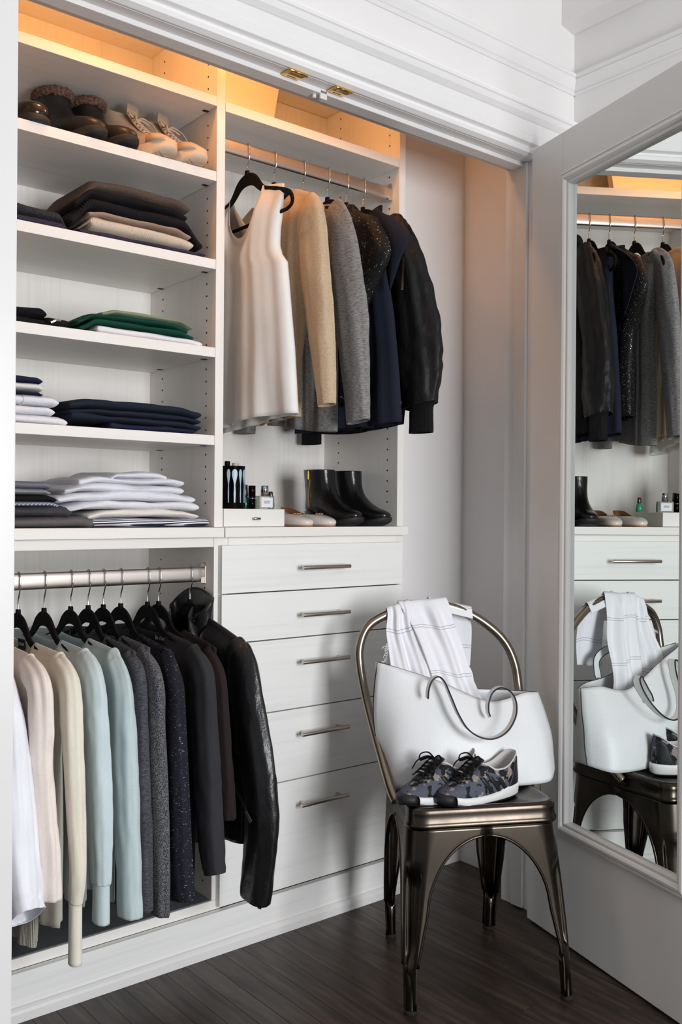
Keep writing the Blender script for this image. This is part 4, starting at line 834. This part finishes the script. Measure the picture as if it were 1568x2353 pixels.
for s_, zz, sz in (('FICHERIE', .0205, .0052), ('BRULEE', .0165, .0052), ('eau de parfum', .0118, .0026)):
    if s_ == 'eau de parfum': continue
    m_ = Matrix(((1, 0, 0, 0), (0, 0, -1, -.0129), (0, 1, 0, zz), (0, 0, 0, 1))); tx = text_mesh('label_print', s_, sz, M_INK, t, m_, .0001); tx.matrix_parent_inverse = Matrix()
t = thing('nail_polish', 'second small polish bottle standing behind the perfume', 'bottle', cpos(622, .11)); bottle(None, [(.008, 0), (.011, .001), (.012, .012), (.010, .026), (.006, .031)], plain('green_polish', (50, 150, 110), .12), t, 'bottle'); bottle(None, [(.0068, .031), (.0075, .033), (.0062, .048), (.005, .05)], M_COP, t, 'cap')
# ------------------------------------------------------------------ metal chair
CO = Vector((.36, -.64, 0)); CA = math.radians(-28.03); EX = Vector((math.cos(CA), math.sin(CA), 0)); EY = Vector((-math.sin(CA), math.cos(CA), 0))
def CP(px, py, yl=None, xl=None, zl=None):           # photo point on a plane of the chair's own frame
    d = CR*((px-CPX)/CF)+CD*((py-CPY)/CF)+_f; r = CAM-CO
    t = (yl-r.dot(EY))/d.dot(EY) if yl is not None else (xl-r.dot(EX))/d.dot(EX) if xl is not None else (zl-r.z)/d.z
    p = r+d*t; return Vector((p.dot(EX), p.dot(EY), p.z))
CH = thing('metal_chair', 'gunmetal stamped steel chair with a bent tube back in front of the drawers', 'chair', CO, CA)
SC = [(-.190, .034), (.184, .034), (.156, .392), (-.162, .392)]       # seat corners, front left first
def outline(inset, z, r=.05, n=10):
    c = [Vector(p) for p in SC]; ctr = sum(c, Vector((0, 0)))/4; out = []; r = max(r-inset*.6, .012)
    for i in range(4):
        p = c[i]+(ctr-c[i]).normalized()*inset*1.41; a = (c[i-1]-c[i]).normalized(); b = (c[(i+1) % 4]-c[i]).normalized()
        for k in range(n+1):
            t = k/n; q = (1-t)**2*(p+a*r)+2*t*(1-t)*p+t*t*(p+b*r); out.append((q.x, q.y, z))
    return out
lpart('seat', B().loft([outline(i_, z_) for i_, z_ in ((.14, .4455), (.08, .4460), (.045, .4475), (.028, .4515), (.018, .4555), (.010, .4565), (.004, .4545), (.0008, .449), (0, .441), (0, .424), (-.0025, .420), (-.0045, .416), (-.004, .411), (0, .4085), (.002, .404), (.006, .404), (.008, .43))]), M_GUN, CH)
FT = [(-.203, 0), (.205, 0), (.148, .410), (-.151, .407)]
def leg(i):
    c = Vector(SC[i]); f = Vector(FT[i]); d1 = (Vector(SC[i-1])-c); d2 = (Vector(SC[(i+1) % 4])-c); L1, L2 = d1.length/2, d2.length/2; d1.normalize(); d2.normalize(); rings = []; e1 = []; e2 = []
    zs = [.011, .03, .05, .07, .085, .095, .105, .115, .13, .15, .17, .19, .21, .23, .25, .27, .29, .31, .325, .34, .352, .362, .371, .377, .3815, .385, .3875, .3895, .395, .402, .409]
    for z in zs:
        u = z/.409; k = c*u+f*(1-u)+(d1+d2)*(-.006*math.sin(math.pi*u)); ws = []
        for L in (L1, L2):
            if z < .22: w = interp(z, [0, .09, .12, .22], [.0245, .0265, .032, .052])
            else: w = L-(L-.052)*math.sqrt(max(0, 1-((z-.22)/.1685)**2))
            ws.append(min(w, L))
        r = min(interp(z, [0, .1, .22, .3, .409], [.0225, .026, .040, .046, .05]), min(ws)*.92); g_ = .016*sstep(.105, .14, z)*sstep(.325, .285, z)
        pts = []; inn = (d1+d2).normalized()
        lip = .007*(1 if z > .11 else .5)
        pts.append(k+d1*ws[0]+d2*(lip if ws[0] < L1-1e-4 else .0005))
        for q in range(9): pts.append(k+d1*lerp(ws[0], r, q/8))
        for q in range(1, 16):
            t = q/16; p = (1-t)**2*(k+d1*r)+2*t*(1-t)*(k+(d1+d2)*r*.18)+t*t*(k+d2*r); s_ = abs(t-.5)*2
            p = p+inn*g_*sstep(.74, .5, s_); pts.append(p)
        for q in range(9): pts.append(k+d2*lerp(r, ws[1], q/8))
        pts.append(k+d2*ws[1]+d1*(lip if ws[1] < L2-1e-4 else .0005))
        rings.append([(p.x, p.y, z) for p in pts])
        if .1 < z < .39: e1.append((*(k+d1*ws[0]), z)); e2.append((*(k+d2*ws[1]), z))
    o = lpart('leg', B().loft(rings, False, False, closed=False), M_GUN, CH, solid=.002)
    b = B(); b.tube(e1, .0036, 8); b.tube(e2, .0036, 8); ro = mk('rolled_edge', b, M_GUN, o, True); ro.matrix_parent_inverse = Matrix()
    cen = lambda z: c*(z/.409)+f*(1-z/.409)+(d1+d2)*.0125
    R_ = []
    for rr, z_ in ((.0128, .009), (.0130, .012), (.0130, .06), (.0132, .088), (.0112, .1), (.0112, .08)): q = cen(z_); R_.append([(q.x+rr*math.cos(2*math.pi*j/20), q.y+rr*math.sin(2*math.pi*j/20), z_+(.012*math.cos(4*math.pi*j/20) if z_ > .095 else 0)) for j in range(20)])
    tip = mk('leg_tip', B().loft(R_, True, True), M_GUN, o, True); tip.matrix_parent_inverse = Matrix(); q = cen(.005)
    ft = mk('rubber_foot', B().loft([[(q.x+rr*math.cos(2*math.pi*j/16), q.y+rr*math.sin(2*math.pi*j/16), z_) for j in range(16)] for rr, z_ in ((.0138, .0005), (.0148, .002), (.0148, .0112))]), M_RUB, o, True); ft.matrix_parent_inverse = Matrix()
for i in range(4): leg(i)
hoop = catmull([(-.186, .17, .435), (-.194, .2, .462), (-.205, .275, .54), (-.220, .342, .635), (-.235, .372, .735), (-.233, .38, .79), (-.210, .385, .837), (-.16, .39, .866), (-.095, .396, .886), (-.02, .40, .892), (.055, .397, .874), (.12, .393, .838), (.172, .388, .79), (.2, .38, .73), (.209, .367, .655), (.204, .30, .545), (.193, .215, .465), (.184, .185, .435)], 7)
lpart('back_tube', B().tube(hoop, .0118, 16), M_BACKTUBE, CH)
# ------------------------------------------------------------------ white tote
M_TOTE = leather('white_pebble_leather', (226, 228, 230), .42, 420, .35); M_EDGE = plain('black_edge_paint', (26, 26, 28), .5); M_TOTEIN = plain('tote_lining', (120, 120, 122), .8)
TB = thing('tote_bag', 'white pebbled leather tote with black edges standing on the chair seat', 'bag', CO+EX*0+EY*.25+Vector((0, 0, .457)), CA)
tbo = Vector((0, .25, .457))
zs0 = .4595
bot = [(-.186, .285, zs0+.012), (-.176, .205, zs0), (-.10, .178, zs0), (.0, .172, zs0), (.09, .168, zs0), (.165, .172, zs0), (.222, .188, zs0+.002), (.256, .238, zs0+.014)]
topx = [(870, 1522, .285), (905, 1532, .27), (960, 1549, .262), (1010, 1566, .255), (1060, 1588, .25), (1100, 1605, .25), (1135, 1612, .25), (1172, 1604, .255), (1205, 1592, .262), (1236, 1590, .285)]
ft_ = catmull(bot, 8); tp_ = catmull([CP(a, b, yl=c) for a, b, c in topx], 8)
def resample(pts, n):
    d = [0]
    for i in range(1, len(pts)): d.append(d[-1]+(pts[i]-pts[i-1]).length)
    return [Vector([interp(d[-1]*k/(n-1), d, [p[c] for p in pts]) for c in range(3)]) for k in range(n)]
NF = 46; fb_ = resample(ft_, NF); ftp = resample(tp_, NF)
bb_ = resample(catmull([(.256, .252, zs0+.016), (.21, .335, zs0+.004), (.05, .342, zs0), (-.12, .342, zs0), (-.18, .315, zs0+.01)], 8), 26)
btp = resample(catmull([ftp[-1]+Vector((.004, .012, -.002)), Vector((.14, .345, .665)), Vector((.03, .352, .675)), Vector((-.1, .352, .72)), ftp[0]+Vector((-.004, .014, 0))], 8), 26)
rings = []
for i in range(25):
    v = i/24; ring = []
    for j in range(NF):
        s = j/(NF-1); p = fb_[j].lerp(ftp[j], v); bul = math.sin(math.pi*v)*(.028*math.sin(math.pi*s)+.006)*(1-v*.35)
        p = p+Vector((-.020*math.sin(math.pi*min(1, v*1.0))*(1-s)**6+.010*math.sin(math.pi*v)*s**6, -bul+.006*N(s*3, v*3, 5)*math.sin(math.pi*v), 0)); ring.append(p)
    for j in range(26):
        p = bb_[j].lerp(btp[j], v); ring.append(p+Vector((0, .004*math.sin(math.pi*v), 0)))
    rings.append([q-tbo for q in ring])
lpart('body', B().loft(rings, True, False), M_TOTE, TB, solid=.0025)
lpart('edge_piping', B().tube([q-tbo for q in ftp]+[q-tbo for q in btp[::1]], .0013, 6), M_EDGE, TB)
lpart('edge_piping', B().tube([r[NF-1]+Vector((.0015, .004, 0)) for r in rings], .0012, 6), M_EDGE, TB)
lpart('edge_piping', B().tube([r[0]+Vector((-.0015, .004, 0)) for r in rings], .0012, 6), M_EDGE, TB)
def handle(pts, w=.019, th=.0032, wd=(0, 1, 0)):
    c = [p-tbo for p in catmull(pts, 8)]; wv = Vector(wd).normalized(); R_ = []; ea = []; eb = []
    for i, p in enumerate(c):
        t_ = (c[min(i+1, len(c)-1)]-c[max(i-1, 0)]).normalized(); wv2 = (wv-t_*wv.dot(t_)).normalized(); n_ = t_.cross(wv2).normalized()
        R_.append([p+wv2*w/2+n_*th/2, p-wv2*w/2+n_*th/2, p-wv2*w/2-n_*th/2, p+wv2*w/2-n_*th/2]); ea.append(p-wv2*w/2); eb.append(p+wv2*w/2)
    o = lpart('handle', B().loft(R_), M_TOTE, TB, False)
    e = mk('edge_paint', B().tube(ea, .0021, 6).tube(eb, .0016, 6), M_EDGE, o, True); e.matrix_parent_inverse = Matrix(); return o
def hp(l): return [CP(a, b, yl=c) for a, b, c in l]
handle(hp([(982, 1604, .205), (984, 1582, .205), (992, 1562, .21), (1006, 1554, .213), (1020, 1566, .205), (1034, 1598, .190), (1052, 1640, .165), (1074, 1674, .148), (1104, 1693, .138), (1135, 1695, .136), (1164, 1678, .142), (1182, 1645, .158), (1183, 1612, .178), (1170, 1588, .196), (1149, 1579, .206), (1130, 1590, .212), (1121, 1614, .206), (1121, 1634, .196), (1126, 1648, .19)]))
handle([Vector((-.06, .362, .70)), Vector((-.05, .372, .735)), Vector((0, .378, .745)), Vector((.06, .374, .72)), Vector((.07, .360, .67))], wd=(0, .3, 1))
# ------------------------------------------------------------------ gauze scarf over the chair back
def scarf_mat():
    m, t, b = base('white_gauze', .9, 0, .2); uv = nd(t, 'ShaderNodeTexCoord'); sp = nd(t, 'ShaderNodeSeparateXYZ'); t.links.new(uv.outputs['UV'], sp.inputs[0])
    wob = nd(t, 'ShaderNodeMath', _operation='MULTIPLY_ADD'); wob.inputs[1].default_value = .018; t.links.new(noi(t, uv.outputs['UV'], 14, 2), wob.inputs[0]); t.links.new(sp.outputs[1], wob.inputs[2])
    fr = nd(t, 'ShaderNodeMath', _operation='FRACT'); t.links.new(wob.outputs[0], fr.inputs[0])
    col = ramp(t, fr.outputs[0], [(0, lin((235, 235, 240))), (.44, lin((235, 235, 240))), (.447, lin((120, 122, 134))), (.456, lin((235, 235, 240))), (.492, lin((235, 235, 240))), (.499, lin((120, 122, 134))), (.508, lin((235, 235, 240)))])
    t.links.new(col, b.inputs['Base Color']); bump(t, b, noi(t, coords(t), 240, 3), .4, .001); return m
SCF = thing('scarf', 'white gauze scarf with thin grey stripes draped over the chair back', 'scarf', CO+EY*.39+Vector((0, 0, .88)), CA); so_ = Vector((0, .39, .88)); M_SCF = scarf_mat()
def sheet(par, name, left, right, uvs, amp, seed, nu=34, nv=44, nf=3.0, sharp=1):
    l = resample([Vector(p) for p in catmull(left, 8)], nv+1); r = resample([Vector(p) for p in catmull(right, 8)], nv+1); V = []; Fc = []; UV = []
    for i in range(nv+1):
        v = i/nv
        for j in range(nu+1):
            s = j/nu; p = l[i].lerp(r[i], s); f = amp*(math.sin(6.28*nf*s+seed+1.6*v)+.5*math.sin(6.28*nf*2.1*s+seed*2-2*v)+.8*N(s*4+seed, v*3, seed))*math.sin(math.pi*min(1, s*.94+.03))*sstep(.22, .42, v)
            V.append(p+Vector((0, -f, .25*f*(1 if v < .2 else 0)))-so_); UV.append((s, uvs[0]+(uvs[1]-uvs[0])*v+.04*math.sin(5*s+seed)))
    for i in range(nv):
        for j in range(nu): a = i*(nu+1)+j; Fc.append((a, a+1, a+nu+2, a+nu+1))
    me = bpy.data.meshes.new(name); me.from_pydata([tuple(q) for q in V], [], Fc); me.materials.append(M_SCF); u = me.uv_layers.new(name='UVMap')
    for lp in me.loops: u.data[lp.index].uv = UV[lp.vertex_index]
    me.polygons.foreach_set('use_smooth', [True]*len(me.polygons)); o = bpy.data.objects.new(name, me); COL.objects.link(o); o.parent = par; md = o.modifiers.new('s', 'SOLIDIFY'); md.thickness = .0014; md.offset = 0; return o
back = lambda px, py: CP(px, py, yl=.425)
HX = [(p.x, p.y, p.z) for p in hoop if p.z > .78]; HX.sort()
def hz(x): return interp(x, [h[0] for h in HX], [h[2] for h in HX])
def hy(x): return interp(x, [h[0] for h in HX], [h[1] for h in HX])
def over(px, d=.0):                      # a point on top of the bent tube, then one just in front / behind it
    x = CP(px, 1392, yl=.397).x; return Vector((x, hy(x), hz(x)+.0175+d))
def ahead(px, s=-1): x = CP(px, 1392, yl=.397).x; return Vector((x, hy(x)+s*.0185, hz(x)+.002))
sheet(SCF, 'front_fold', [back(930, 1440), over(912, .006), ahead(920), CP(940, 1425, yl=.366), CP(962, 1470, yl=.345), CP(985, 1530, yl=.318), CP(1000, 1580, yl=.30), CP(1010, 1625, yl=.295)],
      [back(1025, 1450), over(1022, .003), ahead(1030), CP(1044, 1432, yl=.368), CP(1066, 1490, yl=.35), CP(1082, 1545, yl=.325), CP(1100, 1588, yl=.305), CP(1118, 1625, yl=.295)], (0.1, 3.15), .009, 1.0, nf=1.6)
sheet(SCF, 'left_fold', [back(888, 1460), over(886), ahead(886), CP(888, 1450, yl=.364), CP(893, 1490, yl=.345), CP(900, 1540, yl=.315), CP(908, 1590, yl=.30)],
      [back(950, 1450), over(938), ahead(940), CP(954, 1440, yl=.362), CP(972, 1490, yl=.346), CP(990, 1540, yl=.318), CP(1004, 1600, yl=.30)], (.35, 2.6), .010, 2.3, nf=2.2)
sheet(SCF, 'rear_fold', [ahead(985)+Vector((0, 0, -.012)), over(985, .002), ahead(985, 1), CP(985, 1425, yl=.422), CP(985, 1490, yl=.428), CP(990, 1560, yl=.425)], [ahead(1082)+Vector((0, 0, -.012)), over(1083, .004), ahead(1083, 1), CP(1084, 1440, yl=.418), CP(1083, 1490, yl=.424), CP(1079, 1545, yl=.424)], (.2, 2.0), .003, 4.1, nf=1)
b = B(); rn = random.Random(8)
for k in range(26):
    p = CP(888+rn.uniform(-1, 6), lerp(1480, 1530, k/25), yl=.345)-so_; q = p+Vector((rn.uniform(-.014, -.002), rn.uniform(-.005, .005), rn.uniform(-.012, .004))); b.tube(catmull([p+Vector((.006, 0, .002)), p, (p+q)/2+Vector((0, 0, rn.uniform(-.005, .005))), q], 3), .0006, 5)
lpart('fringe', b, M_SCF, SCF)['kind'] = 'stuff'
# ------------------------------------------------------------------ camouflage running shoes
def camo():
    m, t, b = base('grey_camouflage', .75, 0, .3); v = coords(t); n1 = noi(t, v, 52, 2, .45, .3); mp = nd(t, 'ShaderNodeMapping'); mp.inputs['Location'].default_value = (3.1, 1.7, 5.2); t.links.new(v, mp.inputs[0]); n2 = noi(t, mp.outputs[0], 48, 2, .45, .3)
    c1 = ramp(t, n1, [(0, lin((78, 83, 96))), (.535, lin((22, 22, 26)))], 'CONSTANT'); mk_ = ramp(t, n2, [(0, (0, 0, 0)), (.61, (1, 1, 1))], 'CONSTANT'); mx = nd(t, 'ShaderNodeMixRGB'); t.links.new(mk_, mx.inputs[0]); t.links.new(c1, mx.inputs[1]); mx.inputs[2].default_value = (*lin((142, 128, 124)), 1)
    t.links.new(mx.outputs[0], b.inputs['Base Color']); bump(t, b, noi(t, v, 500, 2), .25, .0006); return m
M_CAMO = camo(); M_MID = plain('white_midsole', (226, 226, 224), .5); M_LIN = fabric('white_mesh_lining', (214, 212, 210), scale=500, sheen=0); M_BLK = plain('black_synthetic', (26, 26, 28), .5); M_BLACE = fabric('black_lace', (20, 20, 22), scale=600, sheen=0)
def runner(loc, rz, label):
    t = thing('running_shoe', label, 'sneaker', loc, rz, 'camouflage running shoes on the chair')
    lv = cat_levels([(.020, -.112, .122, .037, .25), (.030, -.116, .122, .0395, .25), (.040, -.117, .114, .0395, .2), (.050, -.116, .094, .038, .12), (.060, -.114, .068, .036, .05), (.070, -.112, .044, .034, 0), (.078, -.111, .025, .032, 0), (.085, -.111, .008, .0305, 0)], 5)
    def lift(x, z): return (.020*sstep(-.07, -.112, x)-.010*sstep(-.085, -.05, x)*sstep(.0, -.03, x)+.006*sstep(-.03, .008, x))*sstep(.05, .085, z)+.009*sstep(.06, .125, x)*sstep(.06, .02, z)
    rings = [[(x, y, z+lift(x, z)) for x, y, z in r] for r in shoe_rings(lv)]
    lpart('upper', B().loft(rings, True, False), M_CAMO, t)
    top = rings[-1]; inn = [[(x*lerp(1, .94, k)-.004*k, y*lerp(1, .86, k), z+d) for x, y, z in top] for k, d in ((0, 0), (.25, .0035), (.6, .003), (1, -.004), (1.2, -.03), (1.3, -.045))]
    lpart('lining', B().loft(inn, False, True), M_LIN, t)
    sp = lambda x: .012*sstep(.05, .13, x)
    so = [[(x, y, z+sp(x)) for x, y, z in r] for r in shoe_rings([(.004, -.114, .124, .038, .25), (.007, -.119, .128, .0415, .25), (.016, -.121, .128, .0425, .25), (.022, -.12, .126, .041, .25)])]
    so2 = []
    for k, r in enumerate(so): so2.append([(x, y, z+(.010*sstep(-.03, -.06, x) if k > 1 else 0)) for x, y, z in r])
    lpart('midsole', B().loft(so2), M_MID, t)
    lpart('outsole', B().loft([[(x, y*1.0, z+sp(x)) for x, y, z in r] for r in shoe_rings([(0, -.108, .125, .036, .25), (.001, -.112, .13, .040, .25), (.0075, -.113, .131, .0405, .25)])]), M_BLK, t)
    tc = [[(x if x > .104 else .104, y*1.02, z+sp(x if x > .104 else .104)) for x, y, z in r] for r in shoe_rings([(.003, -.1, .1315, .040, .25), (.010, -.1, .1325, .0425, .25), (.016, -.1, .1315, .0425, .25), (.022, -.1, .127, .041, .25), (.025, -.1, .122, .038, .25)])]; lpart('toe_bumper', B().loft(tc), M_BLK, t)
    def side_pt(x, z, sg):               # point on the upper's side
        zz = [l[0] for l in lv]; xh = interp(z, zz, [l[1] for l in lv]); xt = interp(z, zz, [l[2] for l in lv]); w = interp(z, zz, [l[3] for l in lv]); bi = interp(z, zz, [l[4] for l in lv])
        ca = max(-1, min(1, (x-(xh+xt)/2)/((xt-xh)/2))); ca = math.copysign(abs(ca)**(1/.92), ca); sa = math.sqrt(max(0, 1-ca*ca)); u = (ca+1)/2
        return Vector((x, sg*(w*sa**.82*(1+bi*(u-.55))*(1-.18*bi*math.sin(3.14*u)*(u < .55))+.0010), z+lift(x, z)))
    for sg in (-1, 1):
        for k in range(3):
            xa = .028-.024*k; rows = []
            for i in range(9):
                u = i/8; z = lerp(.026, .064, u); x = xa-.03+.03*u; rows.append([side_pt(x, z, sg), side_pt(x-.013, z, sg)])
            lpart('side_stripe', B().loft(rows, False, False, closed=False), M_BLK, t, solid=.0012)
        rows = []
        for i in range(10):
            u = i/9; z = lerp(.024, .078, u); rows.append([side_pt(lerp(lerp(-.062, -.09, u), -.1105, j/5), z, sg) for j in range(6)])
        lpart('heel_cage', B().loft(rows, False, False, closed=False), M_BLK, t, solid=.0014)
    rows = [[(x, y, z-.5*abs(y)**1.2) for y in (-.015, -.009, -.003, .003, .009, .015)] for x, z in ((.078, .060), (.055, .0705), (.03, .085), (.008, .098), (-.001, .103))]; lpart('tongue', B().loft(rows, False, False, closed=False), M_BLK, t, solid=.004)
    lb_ = lpart('tongue_label', B().box(.052, .066, -.011, .011, .0745, .0775), M_BLK, t, False)
    for k in range(3):
        pass
    tx = text_mesh('label_print', 'adidas', .007, M_PRINT, lb_, Matrix(((0, -.9, 0, .059), (1, 0, 0, 0), (0, .3, 1, .0785), (0, 0, 0, 1))), .0002); tx.matrix_parent_inverse = Matrix()
    laces(t, [(.07, .070), (.05, .0805), (.03, .093), (.014, .104)], .021, 5, M_BLACE, .0027)
    return t
sz = .4478
def cw(x, y, z): return CO+EX*x+EY*y+Vector((0, 0, z))
runner(cw(.004, .103, sz), CA+math.radians(180+22), 'grey camouflage running shoe on the seat, nearer the camera')
runner(cw(-.088, .128, sz), CA+math.radians(180+27), 'grey camouflage running shoe half behind the other one on the seat')
